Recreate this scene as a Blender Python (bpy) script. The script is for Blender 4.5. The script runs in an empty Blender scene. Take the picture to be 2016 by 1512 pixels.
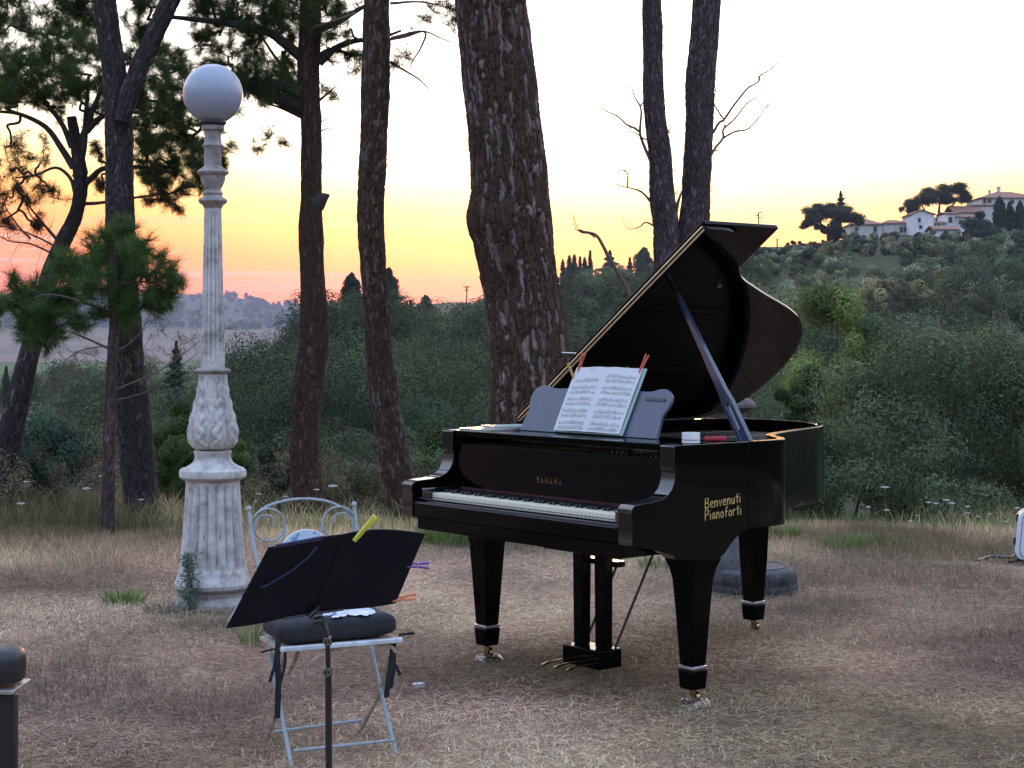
import bpy, math
import numpy as np
from mathutils import Matrix, Vector

# ---------------------------------------------------------------- camera, sky, sun, exposure
R = math.radians
scene = bpy.context.scene
COL = scene.collection
F, HZ, H = 3330.0, 666.0, 1.458          # focal length in photo pixels, horizon row, eye height
cam_d = bpy.data.cameras.new('camera'); cam = bpy.data.objects.new('camera', cam_d); COL.objects.link(cam)
cam.location = (0, 0, H); cam.rotation_euler = (R(90), 0, 0)
cam_d.sensor_width = 36; cam_d.lens = F / 2016 * 36; cam_d.shift_y = -(756 - HZ) / 2016
cam_d.clip_start = 0.05; cam_d.clip_end = 20000
scene.camera = cam
scene.render.resolution_x = 1024; scene.render.resolution_y = 768
scene.view_settings.view_transform = 'Standard'; scene.view_settings.look = 'None'
scene.view_settings.gamma = 1; scene.view_settings.exposure = 1.18
scene.view_settings.use_curve_mapping = False
cy = scene.cycles
cy.max_bounces = 6; cy.diffuse_bounces = 3; cy.glossy_bounces = 3; cy.transparent_max_bounces = 6
cy.volume_bounces = 0; cy.caustics_reflective = False; cy.caustics_refractive = False
cy.sample_clamp_indirect = 3

SUN_EL, SUN_AZ = 3.2, 2.5                # degrees; azimuth right of the view axis (+Y)
world = bpy.data.worlds.new('World'); scene.world = world; world.use_nodes = True
wn, wl = world.node_tree.nodes, world.node_tree.links
wn.clear()
def N(nodes, t, **k):
    n = nodes.new(t)
    for a, b in k.items():
        if a == 'inp':
            for i, v in b.items(): n.inputs[i].default_value = v
        else: setattr(n, a, b)
    return n
def ramp(nodes, stops, interp='LINEAR'):
    r = nodes.new('ShaderNodeValToRGB'); e = r.color_ramp; e.interpolation = interp
    while len(e.elements) < len(stops): e.elements.new(0.5)
    for el, (p, c) in zip(e.elements, stops):
        el.position = p; el.color = (c[0], c[1], c[2], 1)
    return r
def M(nodes, links, op, a, b=None, clamp=False):
    n = nodes.new('ShaderNodeMath'); n.operation = op; n.use_clamp = clamp
    for i, v in enumerate((a, b)):
        if v is None: continue
        if hasattr(v, 'is_linked') or hasattr(v, 'links'): links.new(v, n.inputs[i])
        else: n.inputs[i].default_value = v
    return n.outputs[0]
out = N(wn, 'ShaderNodeOutputWorld')
tc = N(wn, 'ShaderNodeTexCoord')
sep = N(wn, 'ShaderNodeSeparateXYZ'); wl.new(tc.outputs['Generated'], sep.inputs[0])
gx, gy, gz = sep.outputs
sky = N(wn, 'ShaderNodeTexSky', sky_type='NISHITA', sun_disc=False, sun_elevation=R(SUN_EL), sun_rotation=R(SUN_AZ))
sky.dust_density = 3.0
bg1 = N(wn, 'ShaderNodeBackground', inp={1: 0.012}); wl.new(sky.outputs[0], bg1.inputs[0])
# afterglow: colour by height above the horizon, reaching higher where the sun went down
nz = N(wn, 'ShaderNodeTexNoise', noise_dimensions='3D', inp={'Scale': 3.0, 'Detail': 5.0})
mp = N(wn, 'ShaderNodeMapping', inp={'Scale': (6.0, 6.0, 90.0)}); wl.new(tc.outputs['Generated'], mp.inputs[0]); wl.new(mp.outputs[0], nz.inputs[0])
az = M(wn, wl, 'SUBTRACT', gx, math.sin(R(SUN_AZ + 1.5)))
az2 = M(wn, wl, 'MULTIPLY', az, az)
el = M(wn, wl, 'ADD', gz, M(wn, wl, 'MULTIPLY', M(wn, wl, 'SUBTRACT', nz.outputs[0], 0.5), 0.010))
el = M(wn, wl, 'SUBTRACT', el, M(wn, wl, 'MULTIPLY', az2, 0.28))
front = ramp(wn, [(0.0, (0.78, 0.13, 0.055)), (0.04, (0.82, 0.155, 0.05)), (0.075, (0.88, 0.235, 0.05)),
                  (0.115, (0.88, 0.36, 0.09)), (0.15, (0.86, 0.50, 0.19)), (0.185, (0.92, 0.70, 0.38)), (0.225, (0.94, 0.84, 0.65)),
                  (0.29, (1.12, 1.04, 0.92)), (0.45, (1.2, 1.17, 1.12)), (0.75, (1.0, 1.0, 1.06)), (1.0, (0.7, 0.76, 0.9))])
wl.new(M(wn, wl, 'MULTIPLY', el, 2.2, True), front.inputs[0])
# the rest of the dome: blue dusk overhead, a dark low band added as unseen surroundings to darken reflections
dome = ramp(wn, [(0.0, (0.08, 0.08, 0.09)), (0.16, (0.12, 0.12, 0.15)), (0.36, (0.48, 0.62, 0.90)), (1.0, (0.50, 0.66, 1.02))])
wl.new(M(wn, wl, 'MULTIPLY', gz, 1.0, True), dome.inputs[0])
# weight of the glow: 1 ahead, fading sideways and towards the zenith
side = ramp(wn, [(0.0, (0, 0, 0)), (0.55, (0.05, 0.05, 0.05)), (0.8, (0.5, 0.5, 0.5)), (0.93, (1, 1, 1))], 'EASE')
hy = M(wn, wl, 'ADD', M(wn, wl, 'MULTIPLY', gy, 0.5), 0.5)
wl.new(hy, side.inputs[0])
mixc = N(wn, 'ShaderNodeMix', data_type='RGBA'); wl.new(side.outputs[0], mixc.inputs[0])
wl.new(dome.outputs[0], mixc.inputs[6]); wl.new(front.outputs[0], mixc.inputs[7])
# thin streaks of cloud low over the horizon
mpc = N(wn, 'ShaderNodeMapping', inp={'Scale': (5.0, 5.0, 160.0)}); wl.new(tc.outputs['Generated'], mpc.inputs[0])
nc = N(wn, 'ShaderNodeTexNoise', inp={'Scale': 1.7, 'Detail': 4.0, 'Roughness': 0.55}); wl.new(mpc.outputs[0], nc.inputs[0])
cr = ramp(wn, [(0.545, (0, 0, 0)), (0.64, (1, 1, 1))]); wl.new(nc.outputs[0], cr.inputs[0])
lowz = ramp(wn, [(0.015, (0, 0, 0)), (0.035, (1, 1, 1)), (0.062, (1, 1, 1)), (0.085, (0, 0, 0))]); wl.new(gz, lowz.inputs[0])
cf = M(wn, wl, 'MULTIPLY', M(wn, wl, 'MULTIPLY', cr.outputs[0], lowz.outputs[0]), 0.55)
mixd = N(wn, 'ShaderNodeMix', data_type='RGBA'); wl.new(cf, mixd.inputs[0])
wl.new(mixc.outputs[2], mixd.inputs[6]); mixd.inputs[7].default_value = (0.55, 0.23, 0.22, 1)
bg2 = N(wn, 'ShaderNodeBackground', inp={1: 1.0}); wl.new(mixd.outputs[2], bg2.inputs[0])
add = N(wn, 'ShaderNodeAddShader'); wl.new(bg1.outputs[0], add.inputs[0]); wl.new(bg2.outputs[0], add.inputs[1])
wl.new(add.outputs[0], out.inputs[0])

sun_d = bpy.data.lights.new('sun', 'SUN'); sun = bpy.data.objects.new('sun', sun_d); COL.objects.link(sun)
sun_d.energy = 0.5; sun_d.angle = R(10); sun_d.color = (1.0, 0.45, 0.2)
sun.rotation_euler = (R(90 - SUN_EL), 0, R(180 - SUN_AZ))

# ---------------------------------------------------------------- helpers
def at(px, py, Y):
    """world point seen at photo pixel px,py at depth Y"""
    return np.array([(px - 1008) / F * Y, Y, H - (py - HZ) / F * Y])
def gnd(px, Y): return np.array([(px - 1008) / F * Y, Y, 0.0])
rng = np.random.default_rng(7)

def hash3(i, j, k, seed=0):
    n = (i * 374761393 + j * 668265263 + k * 2147483647 + seed * 974634777) & 0xFFFFFFFF
    n = ((n ^ (n >> 13)) * 1274126177) & 0xFFFFFFFF
    n = ((n ^ (n >> 16)) * 2246822519) & 0xFFFFFFFF
    return ((n ^ (n >> 15)) & 0xFFFFFF) / float(0xFFFFFF)
def vnoise(P, seed=0):
    P = np.asarray(P, float); I = np.floor(P).astype(np.int64); f = P - I; f = f * f * (3 - 2 * f)
    r = 0
    for a in (0, 1):
        for b in (0, 1):
            for c in (0, 1):
                w = (f[:, 0] if a else 1 - f[:, 0]) * (f[:, 1] if b else 1 - f[:, 1]) * (f[:, 2] if c else 1 - f[:, 2])
                r = r + w * hash3(I[:, 0] + a, I[:, 1] + b, I[:, 2] + c, seed)
    return r * 2 - 1
def fbm(P, o=4, seed=0):
    r = 0; a = 1; P = np.asarray(P, float); t = 0
    for i in range(o):
        r = r + a * vnoise(P, seed + i); t += a; a *= 0.5; P = P * 2.03 + 11.3
    return r / t
def worley(P, seed=0):
    """F1, F2 and a random value of the nearest cell"""
    I = np.floor(P).astype(np.int64); n = len(P)
    f1 = np.full(n, 9.0); f2 = np.full(n, 9.0); cid = np.zeros(n)
    for a in (-1, 0, 1):
        for b in (-1, 0, 1):
            for c in (-1, 0, 1):
                J = I + np.array([a, b, c])
                q = np.stack([hash3(J[:, 0], J[:, 1], J[:, 2], seed + s) for s in (1, 2, 3)], 1) + J
                d = np.linalg.norm(q - P, axis=1); h = hash3(J[:, 0], J[:, 1], J[:, 2], seed + 9)
                closer = d < f1
                f2 = np.where(closer, f1, np.minimum(f2, d)); cid = np.where(closer, h, cid); f1 = np.minimum(f1, d)
    return f1, f2, cid

def mesh_np(name, V, Fc, cols=None, smooth=False):
    """mesh from arrays; Fc is one (M,k) array or a list of such"""
    if not isinstance(Fc, (list, tuple)): Fc = [Fc]
    Fc = [np.asarray(f, np.int32) for f in Fc if len(f)]
    me = bpy.data.meshes.new(name)
    V = np.asarray(V, np.float32)
    me.vertices.add(len(V)); me.vertices.foreach_set('co', V.ravel())
    loops = np.concatenate([f.ravel() for f in Fc]); tot = np.concatenate([np.full(len(f), f.shape[1]) for f in Fc])
    me.loops.add(len(loops)); me.loops.foreach_set('vertex_index', loops)
    st = np.concatenate([[0], np.cumsum(tot)[:-1]]).astype(np.int32)
    me.polygons.add(len(tot)); me.polygons.foreach_set('loop_start', st)
    if smooth: me.polygons.foreach_set('use_smooth', np.ones(len(tot), bool))
    me.update(calc_edges=True)
    if cols is not None:
        a = me.color_attributes.new('Col', 'FLOAT_COLOR', 'POINT')
        c = np.ones((len(V), 4), np.float32); c[:, :3] = cols; a.data.foreach_set('color', c.ravel())
    return me

class MB:
    def __init__(s): s.v = []; s.f = []; s.m = []; s.n = 0
    def add(s, V, Fs, mi=0):
        V = [tuple(map(float, p)) for p in V]
        s.v += V; s.f += [tuple(int(i) + s.n for i in f) for f in Fs]; s.m += [mi] * len(Fs); s.n += len(V); return s
    def box(s, c, d, rz=0, mat=None, mi=0, taper=1.0):
        x, y, z = d[0] / 2, d[1] / 2, d[2] / 2
        V = [(-x, -y, -z), (x, -y, -z), (x, y, -z), (-x, y, -z), (-x * taper, -y * taper, z), (x * taper, -y * taper, z), (x * taper, y * taper, z), (-x * taper, y * taper, z)]
        m = mat if mat is not None else Matrix.Rotation(rz, 3, 'Z')
        V = [m @ Vector(p) + Vector(c) for p in V]
        return s.add(V, [(0, 3, 2, 1), (4, 5, 6, 7), (0, 1, 5, 4), (1, 2, 6, 5), (2, 3, 7, 6), (3, 0, 4, 7)], mi)
    def lohi(s, lo, hi, mi=0):
        return s.box([(a + b) / 2 for a, b in zip(lo, hi)], [b - a for a, b in zip(lo, hi)], mi=mi)
    def tube(s, P, r, n=8, cap=True, mi=0, flat=None):
        """tube along the points P with radius r (number or list); flat=(direction, factor) squashes it"""
        P = [Vector(p) for p in P]; k = len(P)
        r = [r] * k if not hasattr(r, '__len__') else list(r)
        T = [(P[min(i + 1, k - 1)] - P[max(i - 1, 0)]).normalized() for i in range(k)]
        up = Vector((0, 0, 1)) if abs(T[0].z) < 0.9 else Vector((1, 0, 0))
        V = []
        u = T[0].cross(up).normalized()
        for i in range(k):
            u = (u - T[i] * u.dot(T[i])).normalized(); w = T[i].cross(u)
            for j in range(n):
                a = 2 * math.pi * j / n; d = u * math.cos(a) * r[i] + w * math.sin(a) * r[i]
                if flat: fd = Vector(flat[0]).normalized(); d = d - fd * d.dot(fd) * (1 - flat[1])
                V.append(P[i] + d)
        Fs = [(i * n + j, i * n + (j + 1) % n, (i + 1) * n + (j + 1) % n, (i + 1) * n + j) for i in range(k - 1) for j in range(n)]
        if cap: Fs += [tuple(range(n))[::-1], tuple((k - 1) * n + j for j in range(n))]
        return s.add(V, Fs, mi)
    def prism(s, O, z0, z1, mi=0, fn=None):
        """outline O (x,y) extruded from z0 to z1; fn maps (a,b,c)->point"""
        fn = fn or (lambda a, b, c: (a, b, c)); n = len(O)
        V = [fn(a, b, z0) for a, b in O] + [fn(a, b, z1) for a, b in O]
        return s.add(V, [tuple(range(n))[::-1], tuple(range(n, 2 * n))] + [(i, (i + 1) % n, n + (i + 1) % n, n + i) for i in range(n)], mi)
    def lathe(s, prof, n=32, c=(0, 0, 0), mod=None, mi=0, cap=True):
        V = []
        for (r, z) in prof:
            for j in range(n):
                a = 2 * math.pi * j / n; rr = r if mod is None else mod(r, z, a)
                V.append((c[0] + rr * math.cos(a), c[1] + rr * math.sin(a), c[2] + z))
        k = len(prof)
        Fs = [(i * n + j, i * n + (j + 1) % n, (i + 1) * n + (j + 1) % n, (i + 1) * n + j) for i in range(k - 1) for j in range(n)]
        if cap: Fs += [tuple(range(n))[::-1], tuple((k - 1) * n + j for j in range(n))]
        return s.add(V, Fs, mi)
    def xf(s, m):
        s.v = [tuple(m @ Vector(p)) for p in s.v]; return s

def setp(o, label=None, cat=None, group=None, kind=None):
    if label: o['label'] = label
    if cat: o['category'] = cat
    if group: o['group'] = group
    if kind: o['kind'] = kind
    return o
def thing(name, label, cat, loc, rz=0, group=None):
    o = bpy.data.objects.new(name, None); COL.objects.link(o); o.location = [float(a) for a in loc]; o.rotation_euler = (0, 0, rz)
    o.empty_display_size = 0.1
    return setp(o, label, cat, group)
def root_of(o):
    while o.parent: o = o.parent
    return o
def obj(name, mb, mats, parent=None, world=False, bevel=0, smooth=True, seg=2, ang=35):
    if isinstance(mb, MB):
        me = bpy.data.meshes.new(name); me.from_pydata(mb.v, [], mb.f)
        if any(mb.m): me.polygons.foreach_set('material_index', mb.m)
        me.update()
    else: me = mb; me.name = name
    mats = mats if isinstance(mats, (list, tuple)) else [mats]
    for m in mats: me.materials.append(m)
    o = bpy.data.objects.new(name, me); COL.objects.link(o)
    if parent is not None:
        o.parent = parent
        if world:
            r = root_of(parent)
            mi = (Matrix.Translation(r.location) @ r.rotation_euler.to_matrix().to_4x4()).inverted()
            me.transform(mi)
    if smooth:
        me.polygons.foreach_set('use_smooth', np.ones(len(me.polygons), bool))
        me.set_sharp_from_angle(angle=R(ang))
    if bevel:
        b = o.modifiers.new('bevel', 'BEVEL'); b.width = bevel; b.segments = seg; b.limit_method = 'ANGLE'; b.angle_limit = R(40)
        b.harden_normals = False
    return o
def flip(me):
    return me
def copy_thing(o, loc, rz, label=None, scale=1.0):
    c = o.copy(); COL.objects.link(c); c.location = [float(a) for a in loc]; c.rotation_euler = (0, 0, rz); c.scale = (scale,) * 3
    if label: c['label'] = label
    for ch in list(o.children):
        d = ch.copy(); COL.objects.link(d); d.parent = c
        for g in list(ch.children):
            e = g.copy(); COL.objects.link(e); e.parent = d
    return c

# ---------------------------------------------------------------- materials
def mat(name, col, rough=0.6, metal=0.0, var=0.0, scale=20.0, col2=None, bump=0.0, bscale=None, stretch=(1, 1, 1),
        coat=0.0, spec=0.5, attr=False, trans=0.0, detail=5.0, pos=(0.4, 0.62), sheen=0.0):
    m = bpy.data.materials.new(name); m.use_nodes = True; nt = m.node_tree; n, l = nt.nodes, nt.links
    b = n['Principled BSDF']
    b.inputs['Roughness'].default_value = rough; b.inputs['Metallic'].default_value = metal
    b.inputs['Coat Weight'].default_value = coat; b.inputs['Coat Roughness'].default_value = 0.03
    b.inputs['Specular IOR Level'].default_value = spec
    t = N(n, 'ShaderNodeTexCoord'); mpn = N(n, 'ShaderNodeMapping', inp={'Scale': stretch}); l.new(t.outputs['Object'], mpn.inputs[0])
    if attr:
        a = N(n, 'ShaderNodeVertexColor', layer_name='Col'); src = a.outputs[0]
    if var > 0 or col2 is not None:
        tex = N(n, 'ShaderNodeTexNoise', inp={'Scale': scale, 'Detail': detail, 'Roughness': 0.65}); l.new(mpn.outputs[0], tex.inputs[0])
        if col2 is None: col2 = tuple(c * (1 - var) for c in col)
        r = ramp(n, [(pos[0], col2), (pos[1], col)]); l.new(tex.outputs[0], r.inputs[0])
        if attr:
            mx = N(n, 'ShaderNodeMix', data_type='RGBA', blend_type='MULTIPLY', inp={0: 1.0}); l.new(src, mx.inputs[6]); l.new(r.outputs[0], mx.inputs[7]); src = mx.outputs[2]
        else: src = r.outputs[0]
        l.new(src, b.inputs['Base Color'])
    elif attr: l.new(src, b.inputs['Base Color'])
    else: b.inputs['Base Color'].default_value = (*col, 1)
    if bump:
        bt = N(n, 'ShaderNodeTexNoise', inp={'Scale': bscale or scale * 2, 'Detail': 6.0}); l.new(mpn.outputs[0], bt.inputs[0])
        bn = N(n, 'ShaderNodeBump', inp={'Strength': 1.0, 'Distance': bump}); l.new(bt.outputs[0], bn.inputs['Height']); l.new(bn.outputs[0], b.inputs['Normal'])
    if trans:
        tr = N(n, 'ShaderNodeBsdfTranslucent'); ms = N(n, 'ShaderNodeMixShader', inp={0: trans})
        if var > 0 or attr: l.new(src, tr.inputs[0])
        else: tr.inputs[0].default_value = (*col, 1)
        l.new(b.outputs[0], ms.inputs[1]); l.new(tr.outputs[0], ms.inputs[2]); l.new(ms.outputs[0], n['Material Output'].inputs[0])
    return m
m_black = mat('polished black lacquer', (0.0016, 0.0014, 0.0014), rough=0.05, var=0.3, scale=3, spec=0.10)
m_glossy = mat('bright black lacquer', (0.0018, 0.0016, 0.0016), rough=0.08, var=0.3, scale=3, spec=1.0)
m_blackin = mat('satin black', (0.008, 0.008, 0.008), rough=0.35, var=0.3, scale=9)
m_matte = mat('matte black cloth', (0.008, 0.009, 0.014), rough=0.9, var=0.3, scale=60, bump=0.002, bscale=220)
m_gold = mat('gold painted iron', (0.13, 0.08, 0.03), rough=0.55, metal=0.3, var=0.3, scale=12)
m_brass = mat('polished brass', (0.45, 0.33, 0.18), rough=0.2, metal=1.0, var=0.2, scale=25)
m_steel = mat('bright steel', (0.62, 0.62, 0.64), rough=0.28, metal=1.0, var=0.25, scale=30)
m_ivory = mat('ivory key plastic', (0.72, 0.67, 0.50), rough=0.25, var=0.06, scale=18)
m_ebony = mat('ebony key', (0.012, 0.012, 0.013), rough=0.22, var=0.3, scale=30)
m_bluegrey = mat('satin desk lacquer', (0.012, 0.012, 0.014), rough=0.30, var=0.2, scale=7)
m_felt = mat('red felt', (0.06, 0.006, 0.008), rough=0.95, var=0.3, scale=50)
m_golden_text = mat('gold lettering', (0.52, 0.37, 0.13), rough=0.5, metal=0.2, var=0.2, scale=80)
m_paper = mat('music paper', (0.54, 0.55, 0.56), rough=0.8, var=0.06, scale=6)
m_ink = mat('printed ink', (0.33, 0.33, 0.35), rough=0.8, var=0.3, scale=60)
m_wood = mat('pale wood', (0.50, 0.34, 0.16), rough=0.7, var=0.35, scale=60, stretch=(1, 1, 0.1))
m_white = mat('white plastic', (0.74, 0.74, 0.74), rough=0.45, var=0.08, scale=8)

# ================================================================ terrain
PROF = {
    -1200: [(45, 1290), (70, 1000), (110, 900), (170, 840), (300, 800), (700, 745), (1500, 700), (3000, 640), (3800, 590)],
    0:    [(45, 1290), (70, 1000), (110, 895), (170, 810), (230, 815), (400, 788), (430, 772), (700, 742), (1000, 714), (1500, 698), (3000, 640), (3800, 577)],
    300:  [(45, 1290), (80, 1010), (130, 900), (250, 805), (400, 770), (700, 742), (1000, 714), (1500, 698), (3000, 640), (3800, 576)],
    450:  [(45, 1290), (90, 980), (140, 850), (200, 900), (400, 800), (1000, 708), (1500, 690), (3000, 645), (3800, 584)],
    560:  [(45, 1290), (90, 950), (150, 745), (220, 790), (400, 745), (1000, 700), (3000, 645), (3800, 600)],
    700:  [(45, 1290), (90, 940), (150, 705), (220, 715), (600, 665), (3000, 625), (3800, 612)],
    900:  [(45, 1290), (90, 940), (150, 770), (220, 690), (300, 650), (600, 628), (3000, 614), (3800, 610)],
    1100: [(45, 1290), (90, 940), (150, 780), (250, 640), (400, 583), (500, 572), (900, 600), (3800, 640)],
    1300: [(45, 1290), (90, 900), (150, 740), (250, 610), (400, 562), (500, 545), (900, 600), (3800, 640)],
    1500: [(45, 1200), (80, 860), (130, 690), (250, 575), (340, 508), (400, 492), (600, 540), (3800, 640)],
    1700: [(45, 1200), (80, 830), (130, 665), (250, 563), (340, 486), (420, 472), (600, 520), (3800, 640)],
    1850: [(45, 1170), (80, 815), (130, 655), (250, 552), (340, 474), (420, 448), (520, 436), (800, 500), (3800, 640)],
    2016: [(45, 1150), (80, 805), (130, 650), (180, 618), (250, 542), (340, 474), (400, 428), (460, 410), (800, 470), (3800, 640)],
    3200: [(45, 1150), (80, 805), (130, 650), (180, 618), (250, 542), (340, 474), (400, 428), (460, 410), (800, 470), (3800, 640)],
}
_cols = sorted(PROF)
def edge_r(x):
    a = np.degrees(np.arctan2(x, 1.0)) if False else x
    return 13.7 - 1.1 * np.clip((x - 400) / 1100.0, 0, 1)      # x is the photo column
def prof_z(x, r):
    """height for column x (array) and depth r (array)"""
    lr = np.log(r); Z = []
    for c in _cols:
        P = np.array(PROF[c], float); lr0 = np.log(P[:, 0]); z0 = H - (P[:, 1] - HZ) / F * P[:, 0]
        # lead in: the bank falling from the terrace
        lr0 = np.concatenate([[np.log(14.6), np.log(18), np.log(28)], lr0]); z0 = np.concatenate([[-0.15, -1.7, -5.0], z0])
        lr0 = np.append(lr0, np.log(7000)); z0 = np.append(z0, H + (HZ - 640) / F * 7000 if P[-1, 1] > 620 else z0[-1] * 1.0)
        Z.append(np.interp(lr, lr0, z0))
    Z = np.array(Z)                                  # (cols, n)
    xc = np.clip(x, _cols[0], _cols[-1]); i = np.clip(np.searchsorted(_cols, xc) - 1, 0, len(_cols) - 2)
    c0 = np.array(_cols)[i]; c1 = np.array(_cols)[i + 1]; t = (xc - c0) / (c1 - c0); t = t * t * (3 - 2 * t)
    k = np.arange(len(x))
    return Z[i, k] * (1 - t) + Z[i + 1, k] * t
def ground_z(X, Y):
    X = np.atleast_1d(np.asarray(X, float)); Y = np.atleast_1d(np.asarray(Y, float))
    ang = np.arctan2(X, Y); yy = np.maximum(Y, 1e-3)
    col = 1008 + F * np.tan(np.clip(ang, -0.9, 0.9)); r = np.hypot(X, Y)
    e = edge_r(col) + 0.5 * vnoise(np.stack([X * 0.5, Y * 0.5, 0 * X], 1), 3)
    behind = np.abs(ang) > 0.9
    zf = prof_z(col, np.maximum(np.where(behind, r, Y), 0.5) * 1.0)
    n = fbm(np.stack([X / 60, Y / 60, 0 * X], 1), 4, 5) * np.clip((r - 30) / 200, 0, 1) * np.minimum(r * 0.008, 3)
    near = 0.035 * fbm(np.stack([X * 0.7, Y * 0.7, 0 * X], 1), 3, 8)
    t = np.clip((Y - e) / 1.2, 0, 1); t = t * t * (3 - 2 * t); t = np.where(behind | (Y < 3), 0, t)
    b = np.clip((np.abs(ang) - 0.75) / 0.15, 0, 1); t = t * (1 - b)
    return near * (1 - t) + np.minimum(zf, 0.0 + np.where(r > 30, 1e9, 0)) * t + n * t
def gz1(x, y): return float(ground_z([x], [y])[0])

def lerp3(a, b, t): return np.asarray(a)[None] * (1 - t[:, None]) + np.asarray(b)[None] * t[:, None]
def ground_col(X, Y):
    r = np.hypot(X, Y); ang = np.arctan2(X, Y); col = 1008 + F * np.tan(np.clip(ang, -0.9, 0.9))
    P = np.stack([X, Y, 0 * X], 1)
    n1 = np.clip(fbm(P * 0.45, 4, 1) * 1.6 + 0.5, 0, 1); n2 = np.clip(fbm(P * 1.3, 4, 2) * 1.6 + 0.5, 0, 1)
    near = lerp3((0.36, 0.225, 0.165), (0.52, 0.36, 0.265), n1)
    near = near * (0.62 + 0.75 * n2[:, None]); n3 = np.clip(fbm(P * 0.8, 3, 31) * 2.4 + 0.35, 0, 1)[:, None]; near = near * (1 - n3) + n3 * near * np.array((0.80, 0.92, 0.80))[None]; n4 = np.clip((7.2 - Y + 2 * (n1 - 0.5)) / 1.8, 0, 0.45)[:, None]; near = near * (1 - n4) + n4 * near * np.array((0.80, 1.0, 0.86))[None]
    straw = lerp3((0.42, 0.31, 0.19), (0.34, 0.29, 0.16), n2)
    t = np.clip((Y - 10.4 + 1.6 * (n1 - 0.5) - 0.6 * (col < 500)) / 1.6, 0, 1); near = near * (1 - t[:, None]) + straw * t[:, None]
    bank = lerp3((0.055, 0.06, 0.03), (0.10, 0.09, 0.05), n1)
    # far colours
    f1 = np.clip(fbm(P / 35, 4, 11) * 2 + 0.5, 0, 1); f2 = np.clip(fbm(P / 220, 3, 12) * 2.4 + 0.5, 0, 1)
    scrub = lerp3((0.035, 0.05, 0.022), (0.09, 0.085, 0.05), f1)
    soil = lerp3((0.15, 0.12, 0.10), (0.19, 0.155, 0.12), f1)
    green = lerp3((0.07, 0.11, 0.045), (0.06, 0.09, 0.04), f1)
    c = np.where((r < 14.6)[:, None], near, bank)
    t = np.clip((r - 28) / 30, 0, 1)[:, None]; c = c * (1 - t) + scrub * t
    def band(mask, colr):
        nonlocal c
        mask = np.clip(mask, 0, 1)[:, None]; c = c * (1 - mask) + colr * mask
    def inr(v, a, b, s): return np.clip((v - a) / s, 0, 1) * np.clip((b - v) / s, 0, 1)
    wob = 14 * fbm(P / 40, 3, 21)
    left = inr(col, -4000, 600, 30)
    band(left * inr(r + wob, 95, 185, 8) * inr(col + wob, -200, 150, 25), lerp3((0.25, 0.24, 0.13), (0.20, 0.20, 0.11), f1))
    band(left * inr(r + wob, 330, 430, 10) * inr(col, -4000, 230, 30), soil)
    band(left * inr(r, 520, 980, 30), green)
    band(left * inr(r + 4 * wob, 1000, 2500, 40), lerp3((0.17, 0.13, 0.115), (0.12, 0.105, 0.08), (f2 > 0.55) * 1.0))
    rows = (np.sin((X * 0.8 + Y * 0.35) * 2 * math.pi / 34) > 0.1) * 1.0
    band(left * inr(r, 1000, 1900, 30) * inr(col, 380, 640, 20) * rows * 0.85, np.array((0.06, 0.07, 0.035))[None] + 0 * c)
    band(inr(r, 2500, 9000, 100), lerp3((0.05, 0.06, 0.04), (0.11, 0.095, 0.06), f2))
    right = np.clip((col - 1050) / 60, 0, 1)
    band(right * inr(r, 105, 420, 20) * np.clip(f2 * 1.3 - 0.15, 0, 0.9), lerp3((0.15, 0.12, 0.085), (0.10, 0.09, 0.06), f1))
    band(inr(col, 1960, 2500, 30) * inr(r, 118, 168, 6), soil * 0.85)
    band(inr(col, 1120, 1330, 10) * inr(r, 300, 370, 8), lerp3((0.22, 0.20, 0.13), (0.18, 0.17, 0.10), f1))
    return c
ta = np.concatenate([np.arange(-180, -52, 4.0), np.arange(-52, -19, 1.0), np.arange(-19, 19, 0.14), np.arange(19, 52, 1.0), np.arange(52, 180, 4.0)])
tr = np.concatenate([[0.3], np.geomspace(0.6, 11, 46), np.geomspace(11.3, 22, 46), np.geomspace(22.8, 4600, 190)])
A_, R_ = np.meshgrid(np.radians(ta), tr, indexing='ij')
X = (R_ * np.sin(A_)).ravel(); Y = (R_ * np.cos(A_)).ravel(); na, nr = len(ta), len(tr)
V = np.stack([X, Y, ground_z(X, Y)], 1)
V = np.vstack([V, [[0, 0, 0]]]); Cc = np.vstack([ground_col(X, Y), [[0.15, 0.1, 0.09]]])
ii, jj = np.meshgrid(np.arange(na), np.arange(nr - 1), indexing='ij'); ii = ii.ravel(); jj = jj.ravel(); i2 = (ii + 1) % na
Q = np.stack([ii * nr + jj, ii * nr + jj + 1, i2 * nr + jj + 1, i2 * nr + jj], 1)
i0 = np.arange(na); Tc = np.stack([np.full(na, na * nr), i0 * nr, ((i0 + 1) % na) * nr], 1)
me = mesh_np('ground', V, [Q, Tc], Cc, smooth=True)
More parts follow.
